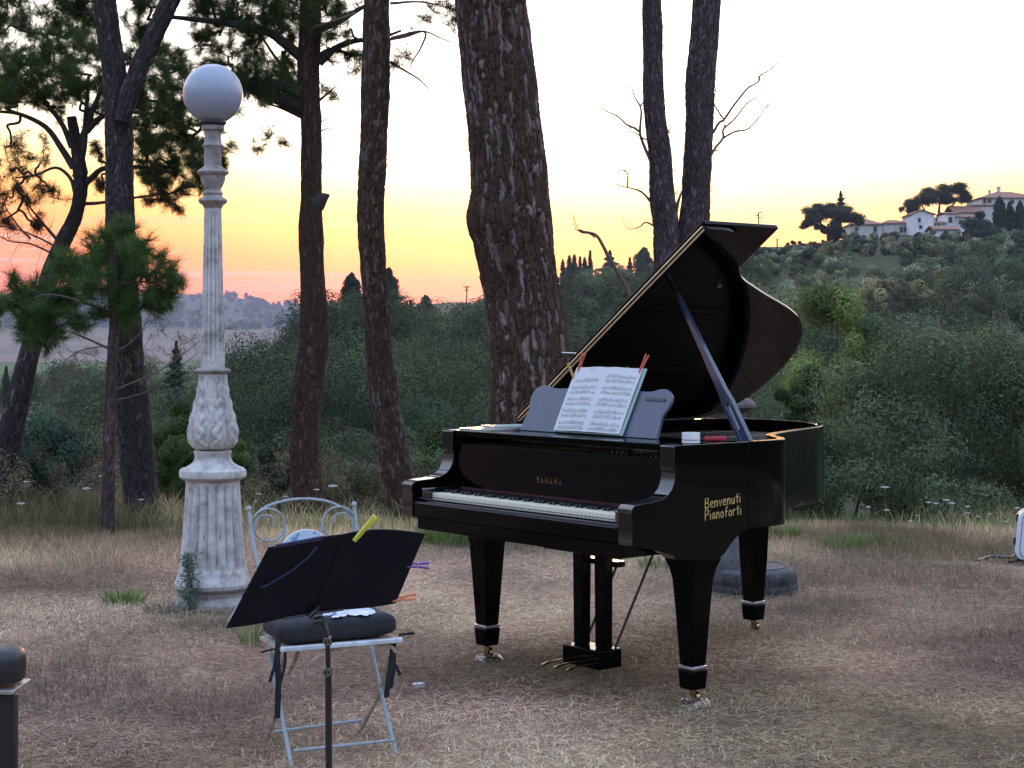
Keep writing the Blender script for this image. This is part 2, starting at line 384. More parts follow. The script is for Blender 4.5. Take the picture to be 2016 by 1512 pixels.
def ground_material():
    m = bpy.data.materials.new('dry ground'); m.use_nodes = True; nt = m.node_tree; n, l = nt.nodes, nt.links
    b = n['Principled BSDF']; b.inputs['Roughness'].default_value = 0.95; b.inputs['Specular IOR Level'].default_value = 0.05
    a = N(n, 'ShaderNodeVertexColor', layer_name='Col'); t = N(n, 'ShaderNodeTexCoord')
    n1 = N(n, 'ShaderNodeTexNoise', inp={'Scale': 26.0, 'Detail': 8.0, 'Roughness': 0.75, 'Distortion': 0.8}); l.new(t.outputs['Object'], n1.inputs[0])
    r1 = ramp(n, [(0.30, (0.25, 0.23, 0.24)), (0.50, (0.85, 0.85, 0.86)), (0.68, (1.75, 1.7, 1.6))]); l.new(n1.outputs[0], r1.inputs[0])
    n2 = N(n, 'ShaderNodeTexNoise', inp={'Scale': 0.35, 'Detail': 8.0, 'Roughness': 0.7}); l.new(t.outputs['Object'], n2.inputs[0])
    r2 = ramp(n, [(0.35, (0.7, 0.7, 0.7)), (0.65, (1.3, 1.3, 1.3))]); l.new(n2.outputs[0], r2.inputs[0])
    m1 = N(n, 'ShaderNodeMix', data_type='RGBA', blend_type='MULTIPLY', inp={0: 1.0}); l.new(a.outputs[0], m1.inputs[6]); l.new(r1.outputs[0], m1.inputs[7])
    m2 = N(n, 'ShaderNodeMix', data_type='RGBA', blend_type='MULTIPLY', inp={0: 1.0}); l.new(m1.outputs[2], m2.inputs[6]); l.new(r2.outputs[0], m2.inputs[7])
    l.new(m2.outputs[2], b.inputs['Base Color'])
    bn = N(n, 'ShaderNodeBump', inp={'Strength': 0.8, 'Distance': 0.02}); l.new(n1.outputs[0], bn.inputs['Height']); l.new(bn.outputs[0], b.inputs['Normal'])
    return m
g = obj('ground', me, ground_material(), smooth=False); setp(g, kind='structure')

# ================================================================ foliage
def leaf_mat(name, rough=0.55, trans=0.3): return mat(name, (0.1, 0.1, 0.1), rough=rough, attr=True, trans=trans, spec=0.04)
m_leaf = leaf_mat('leaves'); m_needle = leaf_mat('pine needles', 0.6, 0.5); m_dry = leaf_mat('dry grass', 0.9, 0.35)

_wild = 0.55
def rand_dirs(n, g):
    d = g.normal(size=(n, 3)); return d / np.linalg.norm(d, axis=1)[:, None]
def leaf_quads(P, size, g, asp=0.5, up=0.0, nrm=None):
    """pointed leaves at P: arrays of vertices and quads"""
    n = len(P); d = rand_dirs(n, g)
    if nrm is not None:                       # leaves face outward from their clump
        nn = nrm + _wild * rand_dirs(n, g); nn /= np.linalg.norm(nn, axis=1)[:, None]
        d = np.cross(d, nn); d /= np.linalg.norm(d, axis=1)[:, None]; s = np.cross(nn, d)
        L = (size * (0.6 + 0.8 * g.random(n)))[:, None]; W = L * asp * 0.5
        return np.stack([P - d * L / 2, P + s * W, P + d * L / 2, P - s * W], 1).reshape(-1, 3), np.arange(4 * n).reshape(n, 4)
    d[:, 2] += up; d /= np.linalg.norm(d, axis=1)[:, None]
    o = rand_dirs(n, g); s = np.cross(d, o); s /= np.linalg.norm(s, axis=1)[:, None]
    L = (size * (0.6 + 0.8 * g.random(n)))[:, None]; W = L * asp * 0.5
    V = np.stack([P - d * L / 2, P + s * W, P + d * L / 2, P - s * W], 1).reshape(-1, 3)
    return V, np.arange(4 * n).reshape(n, 4)
_fuzz = 0.12
def blob_points(blobs, n, g, shell=0.55):
    B = np.array(blobs, float); w = (B[:, 3] * B[:, 4]) ** 1.0; k = g.choice(len(B), n, p=w / w.sum())
    d = rand_dirs(n, g); rr = (shell + (1 - shell) * g.random(n)) * (1 + _fuzz * g.normal(size=n))
    global _dirs; _dirs = d
    return B[k, :3] + d * rr[:, None] * B[k][:, [3, 3, 4]], k
def shade(n, base, g, var=0.35, hue=0.12, k=None, kb=None):
    c = np.asarray(base)[None] * (1 + var * (g.random(n) - 0.5) * 2)[:, None]
    c = c * (1 + hue * (g.random((n, 3)) - 0.5) * 2)
    if k is not None: c = c * kb[k][:, None]
    return np.clip(c, 0.004, 1)
def crown_blobs(rx, rz, nb, g, flat=1.0, bumps=0.42):
    """lumpy crown: sub-clumps on and in an ellipsoid centred on 0"""
    d = rand_dirs(nb, g); rr = 0.45 + 0.45 * g.random(nb)
    c = d * rr[:, None] * np.array([rx, rx, rz]); s = bumps * (0.6 + 0.7 * g.random(nb))
    return np.stack([c[:, 0], c[:, 1], c[:, 2], rx * s, min(rz, rx) * s * flat], 1)
def tree_cloud(g, rx, rz, base, n, leaf, nb=12, bumps=0.42, asp=0.55, var=0.4, shell=0.55):
    B = crown_blobs(rx, rz, nb, g, bumps=bumps); P, k = blob_points(B, n, g, shell)
    V, Q = leaf_quads(P, leaf, g, asp, nrm=_dirs + 0.5 * P / np.array([rx, rx, rz])); c = shade(n, base, g, var, 0.15, k, 0.5 + 1.0 * g.random(nb))
    return V, Q, np.repeat(c, 4, 0)
def join(parts):
    V = []; Q = []; C = []; o = 0
    for v, q, c in parts: V.append(v); Q.append(q + o); C.append(c); o += len(v)
    return np.vstack(V), np.vstack(Q), np.vstack(C)

# ---- the wood on the middle hill and in the valley: masses nobody could count
def wood(name, label, regions, seed):
    g = np.random.default_rng(seed); parts = []; globals().update(_fuzz=0.05, _wild=0.32)
    for (x0, x1, r0, r1, n, hr, base, nl) in regions:
        for i in range(n):
            px_ = g.uniform(x0, x1); r = math.exp(g.uniform(math.log(r0), math.log(r1)))
            X_, Y_ = (px_ - 1008) / F * r, r; z = gz1(X_, Y_)
            hh = g.uniform(*hr); rx = hh * g.uniform(0.42, 0.62); rz = hh * 0.55
            b = np.array(base) * g.uniform(0.3, 1.6) * np.array([g.uniform(0.82, 1.3), 1, g.uniform(0.75, 1.2)])
            lf = max(0.085, r * 0.00135)
            v, q, c = tree_cloud(g, rx, rz, b, int(nl * 2.4), lf, nb=7, bumps=0.58, var=0.22, asp=0.7, shell=0.86)
            parts.append((v + np.array([X_, Y_, z + rz * 0.75]), q, c))
    globals().update(_fuzz=0.12, _wild=0.55)
    V, Q, C = join(parts); me = mesh_np(name, V, Q, C)
    o = obj(name, me, m_leaf, smooth=False); setp(o, label, name.replace('_', ' '), kind='stuff'); return o
G1, G2, G3 = (0.050, 0.073, 0.033), (0.068, 0.092, 0.040), (0.135, 0.150, 0.082)
wood('woodland', 'dark green wood covering the middle hillside and the valley below the terrace', [
    (465, 1120, 84, 150, 120, (4.6, 7.2), G1, 2000), (560, 1100, 150, 235, 60, (4.5, 7), G1, 900),
    (380, 1100, 48, 86, 80, (2.8, 4.8), G1, 1500), (1040, 1500, 90, 250, 110, (3.5, 6), G1, 800),
    (1100, 1560, 50, 110, 40, (2.8, 4.5), G1, 1200), (900, 1300, 235, 380, 80, (4, 7), G2, 450)], 3)
wood('valley_woodland', 'dark trees and thicket filling the valley on the left', [
    (-150, 420, 45, 92, 85, (2.6, 4.4), G1, 1500), (160, 480, 92, 170, 42, (3.5, 6), G1, 900),
    (100, 420, 190, 330, 34, (4, 7), G2, 500), (-250, 110, 235, 320, 18, (4, 7), G2, 450), (60, 460, 330, 520, 26, (5, 9), G1, 350),
    (-400, 700, 2600, 3850, 900, (9, 17), (0.040, 0.05, 0.04), 36)], 4)
wood('hillside_scrub', 'grey green olive scrub covering the hillside below the houses', [
    (1450, 2300, 150, 292, 260, (2.0, 3.6), G3, 420), (1450, 2300, 60, 150, 110, (2.4, 4.2), (0.07, 0.09, 0.05), 700),
    (1860, 2300, 150, 285, 90, (3.0, 5.0), (0.05, 0.08, 0.04), 450), (1450, 1950, 285, 336, 150, (1.2, 2.1), G3, 260)], 5)

# ================================================================ trees near the terrace
m_bark = mat('pine bark', (1, 1, 1), rough=0.9, attr=True, var=0.35, scale=70, bump=0.004, bscale=160, spec=0.15)
m_twig = mat('dead twig bark', (0.16, 0.11, 0.09), rough=0.85, var=0.4, scale=40)
m_dbranch = mat('dark branch bark', (0.040, 0.031, 0.028), rough=0.9, var=0.4, scale=30, bump=0.003)
def catmull(P, k=8):
    P = np.array(P, float); P = np.vstack([2 * P[0] - P[1], P, 2 * P[-1] - P[-2]]); o = []
    for i in range(1, len(P) - 2):
        for t in np.arange(k) / k:
            o.append(0.5 * (2 * P[i] + (P[i + 1] - P[i - 1]) * t + (2 * P[i - 1] - 5 * P[i] + 4 * P[i + 1] - P[i + 2]) * t * t + (3 * P[i] - P[i - 1] - 3 * P[i + 1] + P[i + 2]) * t ** 3))
    o.append(P[-2]); return np.array(o)
def trunk_mesh(name, path, Y, na=64, dl=0.02, plate=(0.035, 0.15), depth=0.012, dark=(0.070, 0.043, 0.030), pale=(0.22, 0.17, 0.155), pale_frac=0.35, seed=0, wob=0.05, dY=0):
    """path rows: photo x, photo y, half width in photo px"""
    S = catmull(path, 10); k = len(S)
    C = np.array([at(a, b, Y + dY * i / k) for i, (a, b, w) in enumerate(S)]); Rr = S[:, 2] / F * Y
    L = np.concatenate([[0], np.cumsum(np.linalg.norm(np.diff(C, axis=0), axis=1))]); m = int(L[-1] / dl) + 2
    l = np.linspace(0, L[-1], m); C = np.stack([np.interp(l, L, C[:, i]) for i in range(3)], 1); Rr = np.interp(l, L, Rr)
    T = np.gradient(C, axis=0); T /= np.linalg.norm(T, axis=1)[:, None]
    U = np.cross(T, [0, 1, 0]); U /= np.linalg.norm(U, axis=1)[:, None]; W = np.cross(T, U)
    a = np.linspace(0, 2 * np.pi, na, endpoint=False); ca, sa = np.cos(a), np.sin(a)
    D = U[:, None, :] * ca[None, :, None] + W[:, None, :] * sa[None, :, None]
    rm = float(np.mean(Rr))
    q = np.stack([np.broadcast_to(ca * rm, (m, na)), np.broadcast_to(sa * rm, (m, na)), np.broadcast_to(l[:, None], (m, na))], 2).reshape(-1, 3)
    w3 = q + 0.4 * plate[0] * np.stack([vnoise(q / plate[0] * 0.7, seed + 40), vnoise(q / plate[0] * 0.7, seed + 41), 0 * q[:, 0]], 1) + \
        np.array([0, 0, 1.0]) * plate[1] * 0.5 * vnoise(q / plate[0] * 0.5, seed + 42)[:, None]
    f1, f2, cid = worley(w3 / np.array([plate[0], plate[0], plate[1]]), seed)
    e = np.clip((f2 - f1) / 0.17, 0, 1); e = e * e * (3 - 2 * e)
    rg_ = 1 - np.abs(fbm(q * np.array([1 / 0.075, 1 / 0.075, 1 / 0.55]), 3, seed + 12)) * 2.2
    h = e * (0.7 + 0.3 * cid) * depth + depth * 0.9 * np.clip(rg_, -0.4, 1) + wob * rm * fbm(q / (rm * 1.3), 3, seed + 5) + 0.25 * depth * fbm(q / plate[0] * 2.2, 3, seed + 6)
    r = np.repeat(Rr, na) + h - 0.4 * depth
    V = np.repeat(C, na, 0) + D.reshape(-1, 3) * r[:, None]
    g1 = np.clip(0.5 + 0.9 * fbm(q / 0.25, 3, seed + 7), 0, 1)
    pl = np.clip((cid - (1 - pale_frac * (0.5 + g1))) / 0.08, 0, 1) * e * np.clip(0.85 + 1.6 * fbm(q / 0.02 * np.array([1, 1, 0.35]), 3, seed + 15), 0, 1) * np.clip(0.35 + rg_, 0.1, 1)
    c = np.array(dark)[None] * (0.45 + 0.75 * e * (0.6 + 0.5 * cid))[:, None]
    tint = np.array(pale)[None] * (1 + 0.25 * np.stack([cid * 3 % 1 - .5, cid * 5 % 1 - .5, cid * 7 % 1 - .5], 1)) * (0.75 + 0.5 * (cid * 11 % 1))[:, None]
    c = c * (1 - pl[:, None]) + tint * pl[:, None]
    i, j = np.meshgrid(np.arange(m - 1), np.arange(na), indexing='ij'); i = i.ravel(); j = j.ravel(); j2 = (j + 1) % na
    Q = np.stack([i * na + j, i * na + j2, (i + 1) * na + j2, (i + 1) * na + j], 1)
    return mesh_np(name, V, Q, np.clip(c, 0.005, 1), smooth=True)

def limb(mb, P0, P1, r0, r1, g, bend=0.12, n=7, seg=6):
    P0 = np.array(P0, float); P1 = np.array(P1, float); L = np.linalg.norm(P1 - P0)
    pts = [P0 + (P1 - P0) * t for t in np.linspace(0, 1, seg)]
    off = g.normal(size=(seg, 3)) * L * bend * 0.5; off[0] = 0; off[-1] = 0
    pts = [p + o for p, o in zip(pts, off)]
    pts = catmull(pts, 3); mb.tube(pts, list(np.linspace(r0, r1, len(pts))), n=n); return pts
def twigs(mb, base, d, L, r, g, lvl, tips, spread=0.6, n=4):
    """a random bare twig system; appends (point, direction) of each tip"""
    k = 4; P = [np.array(base, float)]; dd = np.array(d, float)
    for i in range(k):
        dd = dd + g.normal(size=3) * 0.22; dd /= np.linalg.norm(dd); P.append(P[-1] + dd * L / k)
    mb.tube(P, list(np.linspace(r, r * 0.45, k + 1)), n=n, cap=False)
    tips.append((P[-1], dd)); tips.append((P[2], dd))
    if lvl > 0:
        for i in range(2 + (g.random() < 0.5)):
            q = P[g.integers(1, k + 1)]; nd = dd + g.normal(size=3) * spread; nd /= np.linalg.norm(nd)
            twigs(mb, q, nd, L * g.uniform(0.5, 0.75), r * 0.5, g, lvl - 1, tips, spread, n)
def needles(tips, g, n=26, L=0.10, w=0.0026, base=(0.03, 0.055, 0.02), var=0.4, back=0.10, cone=0.75):
    """needle tufts sitting on the last part of every twig"""
    P = np.array([t[0] for t in tips]); D = np.array([t[1] for t in tips]); m = len(P)
    P = np.repeat(P, n, 0); D = np.repeat(D, n, 0); k = m * n
    P = P - D * (g.random(k) * back)[:, None]
    o = rand_dirs(k, g); d = D * (1 - cone * 0.5) + o * cone; d[:, 2] += 0.12; d /= np.linalg.norm(d, axis=1)[:, None]
    s = np.cross(d, rand_dirs(k, g)); s /= np.linalg.norm(s, axis=1)[:, None]; Ln = (L * (0.6 + 0.6 * g.random(k)))[:, None]
    V = np.stack([P - s * w / 2, P + s * w / 2, P + d * Ln], 1).reshape(-1, 3)
    kb = np.repeat(0.7 + 0.6 * g.random(m), n)
    c = shade(k, base, g, var, 0.15) * kb[:, None]
    return V, np.arange(3 * k).reshape(k, 3), np.repeat(np.clip(c, 0.003, 1), 3, 0)
def pine_clumps(root, starts, clumps, Y, g, base=(0.065, 0.10, 0.036), per=7, nn=26, L=0.10, cone=0.75, dens=1.0, branch_mat=None, lvl=2):
    """branches from the nearest start point to each clump (photo x, y, radius px, depth offset), then twigs and needle tufts; makes parts branch and foliage"""
    S = [np.array(s[:3], float) for s in starts]; mbb = MB(); tips = []
    for (cx, cy_, cr, dy) in clumps:
        if len(clumps) <= 14: mbb = MB()
        C0 = at(cx, cy_, Y + dy); rad = cr / F * Y
        s = min(S, key=lambda q: np.linalg.norm((q - C0) * np.array([1, 0.4, 1.3])))
        r0 = 0.010 + 0.010 * np.linalg.norm(C0 - s)
        pts = limb(mbb, s, C0, r0, 0.008, g, bend=0.16)
        S.append(pts[len(pts) // 2])
        cr *= 1.15; rad *= 1.3; m = max(4, int(1.45 * per * dens * (cr / 50.0) ** 1.6))
        for i in range(m):
            q = C0 + rand_dirs(1, g)[0] * rad * g.random() * 0.55; d = rand_dirs(1, g)[0] + np.array([0, 0, 0.25]); d /= np.linalg.norm(d)
            twigs(mbb, q, d, rad * g.uniform(0.4, 0.75), 0.0045, g, lvl, tips, 0.8, n=3)
        if len(clumps) <= 14: obj('branch', mbb, branch_mat or m_dbranch, root, world=True, smooth=False)
    if len(clumps) > 14: obj('branch', mbb, branch_mat or m_dbranch, root, world=True, smooth=False)
    V, T, c = needles(tips, g, nn, L, base=base, cone=cone)
    obj('foliage', mesh_np('foliage', V, T, c), m_needle, root, world=True, smooth=False)
    return tips
def tree_root(name, label, px_, Y, cat='tree', group=None):
    p = gnd(px_, Y); p[2] = gz1(p[0], p[1]); return thing(name, label, cat, p, 0, group)

# the great trunk behind the piano
YB = 12.6
t = tree_root('pine_tree', 'thickest pine trunk with plated bark rising straight behind the grand piano', 1050, YB)
obj('trunk', trunk_mesh('trunk', [(1050, 1110, 100), (1052, 1040, 93), (1048, 940, 84), (1043, 840, 79), (1045, 740, 74), (1038, 640, 71), (1023, 545, 70), (1011, 465, 75), (1002, 425, 79), (1003, 370, 71), (997, 290, 68), (984, 170, 67), (974, 80, 66), (967, -10, 65), (962, -200, 64), (955, -600, 58), (950, -1100, 50)], YB,
    na=220, dl=0.011, plate=(0.027, 0.17), depth=0.017, pale_frac=0.30, pale=(0.21, 0.16, 0.155), seed=3, wob=0.07), m_bark, t, world=True, smooth=False)
g = np.random.default_rng(31)
pine_clumps(t, [at(950, -1050, YB)], [(950, -1150, 130, 0), (760, -1060, 110, 0.5), (1130, -1080, 110, -0.4), (880, -1200, 100, 0.8)], YB, g, per=5)
kb = MB()
kb.tube([at(950, 455, YB), at(936, 448, YB - 0.05), at(926, 436, YB - 0.05)], [0.10, 0.075, 0.03], n=12)
obj('bark_knob', kb, m_dbranch, t, world=True)
# slim trunk left of the piano
YC = 13.4
t = tree_root('pine_tree', 'slim pine trunk curving down to the left end of the piano keyboard', 795, YC)
obj('trunk', trunk_mesh('trunk', [(806, 1060, 31), (798, 1010, 28), (787, 960, 27), (772, 880, 26), (758, 790, 25), (748, 700, 23), (741, 610, 23), (736, 540, 22), (731, 460, 23.5), (731, 380, 23.5), (737, 260, 23), (740, 150, 25), (742, 0, 23.5), (746, -300, 21), (750, -700, 17)], YC,
    na=96, dl=0.016, plate=(0.019, 0.070), depth=0.014, pale_frac=0.38, pale=(0.145, 0.115, 0.10), seed=11, wob=0.06), m_bark, t, world=True, smooth=False)
g = np.random.default_rng(32)
mb = MB(); tips = []
for P in ([(765, 78), (800, 72), (835, 62), (870, 76), (905, 90)], [(770, 75), (835, 62), (828, 95), (812, 120), (806, 140)], [(768, 122), (790, 135), (830, 160), (850, 185)], [(768, 7), (830, 4), (900, 20)], [(700, 25), (660, 40), (620, 52)]):
    obj('branch', MB().tube(catmull([at(a, b, YC) for a, b in P], 4), list(np.linspace(0.013, 0.003, (len(P) - 1) * 4 + 1)), n=5), m_twig, t, world=True, smooth=False)
for (a, b) in ((850, 20), (880, 10), (800, 110), (780, 130), (835, 40), (890, 40), (905, 15)):
    mb = MB()
    for i in range(5): twigs(mb, at(a, b, YC), rand_dirs(1, g)[0], 0.11, 0.003, g, 1, tips, 0.8, 3)
    obj('twig', mb, m_twig, t, world=True, smooth=False)
V, T, c = needles(tips, g, 16, 0.075, w=0.0025, base=(0.10, 0.085, 0.05)); obj('foliage', mesh_np('foliage', V, T, c), m_needle, t, world=True, smooth=False)
pine_clumps(t, [at(748, -650, YC)], [(750, -760, 120, 0), (600, -700, 90, 0.4), (880, -720, 90, -0.3)], YC, g, per=5)
# trunk with a stub knob and the spreading crown
YD = 14.2
t = tree_root('pine_tree', 'pine trunk with a pointed stub halfway up, between lamp post and slim trunk', 603, YD)
obj('trunk', trunk_mesh('trunk', [(604, 1060, 38), (605, 985, 31), (600, 870, 27), (606, 760, 26), (616, 690, 27), (618, 630, 26), (616, 550, 22), (613, 480, 22), (612, 430, 21), (613, 390, 19), (613, 320, 18), (612, 230, 18), (607, 150, 19), (611, 50, 20), (614, -60, 18), (618, -300, 15)], YD,
    na=96, dl=0.017, plate=(0.015, 0.055), depth=0.010, pale_frac=0.20, pale=(0.125, 0.095, 0.08), seed=17, wob=0.05), m_bark, t, world=True, smooth=False)
kb = MB(); kb.tube([at(616, 402, YD), at(628, 395, YD), at(636, 390, YD), at(643, 386, YD), at(649, 384, YD)], [0.10, 0.082, 0.052, 0.028, 0.008], n=14)
obj('branch_stub', kb, m_dbranch, t, world=True)
g = np.random.default_rng(33)
mb = MB()
mb = None
for P, r0 in (([(606, 215), (560, 200), (500, 178), (478, 170)], 0.07), ([(606, 190), (550, 168), (490, 165), (450, 160)], 0.06), ([(602, 120), (560, 85), (520, 60), (440, 45), (380, 38), (300, 30)], 0.05),
              ([(628, 125), (660, 95), (700, 80), (740, 78), (790, 60)], 0.035), ([(628, 110), (650, 98), (700, 107), (725, 108)], 0.022), ([(628, 55), (660, 45), (700, 22), (730, 5)], 0.04),
              ([(604, 215), (570, 150), (540, 110), (515, 70), (500, 40)], 0.02), ([(604, 235), (560, 215), (530, 205)], 0.02), ([(628, 198), (650, 180), (665, 165)], 0.012), ([(630, 258), (650, 252), (668, 256)], 0.006), ([(632, 240), (655, 228), (678, 216)], 0.005), ([(596, 262), (584, 258), (578, 255)], 0.004)):
    Q = catmull([at(a, b, YD) for a, b in P], 4); obj('limb', MB().tube(Q, list(np.linspace(r0, r0 * 0.3, len(Q))), n=7), m_dbranch, t, world=True)
st = [at(x, y, YD) for x, y in ((500, 178), (450, 160), (560, 85), (520, 60), (440, 45), (660, 95), (700, 80), (660, 45), (604, 30), (610, -40), (480, 168), (665, 165), (540, 190))]
pine_clumps(t, st, [(520, 165, 48, 0), (495, 180, 42, 0.3), (550, 175, 45, -0.3), (470, 150, 40, 0), (575, 190, 30, 0.2), (520, 15, 70, 0), (590, 20, 60, -0.3), (470, 5, 60, 0.2), (560, 60, 50, 0.2), (640, 15, 45, 0.2), (645, 95, 30, 0), (690, 110, 30, 0), (680, 60, 35, -0.2), (430, 70, 40, 0),
    (400, 20, 55, 0.3), (450, 110, 38, 0), (500, 100, 40, 0.3), (560, 120, 36, 0), (620, -80, 110, 0), (480, -110, 110, 0.5), (760, -90, 90, 0.5), (350, -60, 90, 0), (520, 190, 40, 0.4), (480, 165, 44, -0.3), (560, 150, 40, 0.4), (545, 40, 60, 0.5), (430, 20, 55, 0.4), (490, 60, 46, 0.2), (600, 70, 36, 0.5), (390, 90, 36, 0.3), (660, 30, 40, 0.3), (420, 120, 26, 0.2)], YD, g, per=5, nn=20, L=0.085)
mb = MB(); tips = []
for (a, b, r) in ((525, 270, 30), (495, 285, 20), (550, 285, 20), (640, 175, 22), (700, 140, 25), (655, 188, 14), (470, 215, 20), (430, 95, 20), (725, 150, 18)):
    mb = MB(); qa = at(a + g.normal() * r * 0.3, b + g.normal() * r * 0.2, YD)
    for i in range(7): twigs(mb, qa, rand_dirs(1, g)[0], r / F * YD * 0.9, 0.0022, g, 1, tips, 0.8, 3)
    obj('twig', mb, m_twig, t, world=True, smooth=False)
mb = MB()
mb.tube(catmull([at(a, b, YD) for a, b in ((530, 205), (520, 235), (535, 258), (525, 272))], 3), 0.003, n=4)
obj('twig', mb, m_twig, t, world=True, smooth=False)
V, T, c = needles(tips, g, 10, 0.05, w=0.003, base=(0.14, 0.085, 0.05)); obj('dry_foliage', mesh_np('dry_foliage', V, T, c), m_needle, t, world=True, smooth=False)

# forked dark pine standing left of the lamp post
YE = 13.6
t = tree_root('pine_tree', 'dark pine trunk forking high up, directly left of the lamp post', 262, YE)
obj('trunk', trunk_mesh('trunk', [(284, 1060, 38), (279, 990, 32), (270, 900, 31), (262, 800, 29), (253, 710, 27), (248, 640, 27), (240, 540, 26), (237, 440, 26), (236, 350, 24), (234, 250, 24), (226, 150, 20), (213, 60, 19), (204, -20, 19), (190, -200, 20), (180, -420, 15)], YE,
    na=96, dl=0.017, plate=(0.020, 0.075), depth=0.013, pale_frac=0.22, pale=(0.13, 0.11, 0.10), dark=(0.05, 0.042, 0.042), seed=23, wob=0.05), m_bark, t, world=True, smooth=False)
obj('fork', trunk_mesh('fork', [(240, 240, 13), (252, 195, 15), (272, 140, 16), (298, 80, 16), (326, 20, 16), (350, -40, 16), (385, -180, 14)], YE - 0.12,
    na=72, dl=0.02, plate=(0.02, 0.075), depth=0.01, pale_frac=0.2, pale=(0.12, 0.10, 0.10), dark=(0.05, 0.042, 0.042), seed=24, wob=0.05), m_bark, t, world=True, smooth=False)
g = np.random.default_rng(34)
pine_clumps(t, [at(212, 60, YE), at(222, 130, YE), at(330, 10, YE), at(190, -200, YE), at(380, -150, YE)],
    [(160, 10, 50, 0.3), (110, 15, 45, 0.5), (270, 10, 45, 0.2), (300, 60, 30, 0.3), (180, -100, 90, 0), (330, -110, 80, 0), (60, -60, 80, 0.3), (440, -150, 80, 0), (15, 20, 40, 0)], YE, g, per=5)

# leaning pine on the far left whose crown fills the upper left
YL = 15.2
t = tree_root('pine_tree', 'leaning pine at the left edge with the broad dark crown reaching behind the lamp', -20, YL)
obj('trunk', trunk_mesh('trunk', [(-20, 1080, 34), (-5, 980, 30), (10, 890, 25), (34, 800, 21), (53, 715, 18), (75, 640, 16), (96, 550, 15), (122, 480, 13), (147, 430, 12), (158, 385, 11.5), (158, 340, 11), (150, 290, 9), (140, 230, 7)], YL,
    na=80, dl=0.02, plate=(0.025, 0.08), depth=0.012, pale_frac=0.15, pale=(0.12, 0.10, 0.10), dark=(0.05, 0.04, 0.04), seed=29, wob=0.05), m_bark, t, world=True, smooth=False)
g = np.random.default_rng(35); mb = MB()
for P, r0 in (([(150, 380), (180, 350), (210, 330), (290, 330), (340, 340)], 0.035), ([(150, 350), (165, 290), (170, 220), (175, 150)], 0.04), ([(145, 330), (120, 290), (90, 250), (40, 225), (0, 220)], 0.035), ([(142, 290), (120, 240), (80, 190), (60, 140)], 0.03),
              ([(148, 380), (138, 350), (110, 330), (70, 345), (30, 350)], 0.02), ([(170, 260), (200, 230), (250, 220), (320, 230), (390, 260)], 0.03), ([(150, 300), (190, 200), (220, 140), (300, 110)], 0.03), ([(110, 470), (85, 440), (60, 410), (45, 390)], 0.014), ([(150, 400), (190, 400), (260, 390), (330, 380)], 0.02)):
    Q = catmull([at(a, b, YL) for a, b in P], 4); obj('limb', MB().tube(Q, list(np.linspace(r0, r0 * 0.35, len(Q))), n=7), m_dbranch, t, world=True)
st = [at(x, y, YL) for x, y in ((210, 330), (290, 330), (170, 220), (175, 150), (90, 250), (40, 225), (80, 190), (60, 140), (70, 345), (250, 220), (320, 230), (390, 260), (220, 140), (300, 110), (260, 390), (330, 380))]
pine_clumps(t, st, [(60, 110, 50, 0), (110, 90, 50, 0.4), (40, 160, 52, -0.3), (100, 150, 50, 0.2), (20, 200, 40, 0.4), (70, 200, 42, 0), (150, 130, 45, 0.3), (185, 105, 42, 0), (150, 190, 36, -0.4), (190, 180, 40, 0.2), (20, 110, 40, 0.2), (110, 50, 40, 0.6), (170, 50, 40, 0.6),
    (280, 130, 45, 0.2), (330, 160, 45, -0.2), (290, 190, 46, 0.3), (350, 210, 45, 0), (300, 250, 46, -0.3), (360, 270, 42, 0.2), (400, 240, 34, 0), (280, 300, 38, 0), (340, 320, 40, 0.2), (390, 320, 34, -0.2), (425, 290, 28, 0), (310, 370, 32, 0), (360, 375, 30, 0.2), (400, 360, 28, 0), (265, 250, 40, 0.5), (310, 100, 36, 0.6), (440, 330, 14, 0), (370, 150, 30, 0.4), (25, 160, 50, 0.5), (60, 60, 40, 0.5), (140, 160, 45, -0.4), (160, 80, 45, 0.3), (200, 220, 36, 0.4), (290, 70, 34, 0.5), (330, 120, 36, 0.4), (390, 190, 30, 0.3), (330, 210, 46, 0.6), (300, 290, 40, 0.6), (380, 300, 36, 0.5), (270, 190, 36, 0.4), (330, 270, 40, 0.8), (290, 345, 34, 0.4), (400, 275, 36, 0.6), (345, 345, 34, 0.5), (-20, 170, 60, 0), (10, 60, 40, 0.3)],
    YL, g, per=7, nn=22, L=0.09, base=(0.07, 0.105, 0.036))
pine_clumps(t, st, [(30, 330, 36, 0), (80, 320, 34, 0.2), (20, 390, 36, 0), (60, 400, 34, -0.2), (100, 370, 28, 0), (190, 290, 28, 0), (200, 370, 30, 0), (300, 400, 30, 0), (350, 410, 26, 0), (10, 290, 36, 0.3), (120, 220, 30, 0.2), (180, 240, 26, 0.2), (15, 440, 30, 0), (70, 450, 26, 0)], YL, g, per=6, nn=15, L=0.08, base=(0.07, 0.058, 0.030))
mb = MB(); tips = []
for P in ([(115, 480), (95, 450), (65, 430), (50, 400)], [(118, 490), (80, 470), (45, 455), (0, 445)], [(105, 500), (60, 480), (20, 475), (-10, 460)], [(60, 470), (40, 450), (15, 415), (5, 395)], [(85, 560), (55, 580), (40, 560)]):
    mb = MB(); Q = catmull([at(a, b, YL) for a, b in P], 4); mb.tube(Q, list(np.linspace(0.012, 0.004, len(Q))), n=5)
    for q in Q[::2]:
        for i in range(2): twigs(mb, q, rand_dirs(1, g)[0], 0.2, 0.003, g, 1, tips, 0.7, 3)
    obj('dead_branch', mb, m_twig, t, world=True, smooth=False)

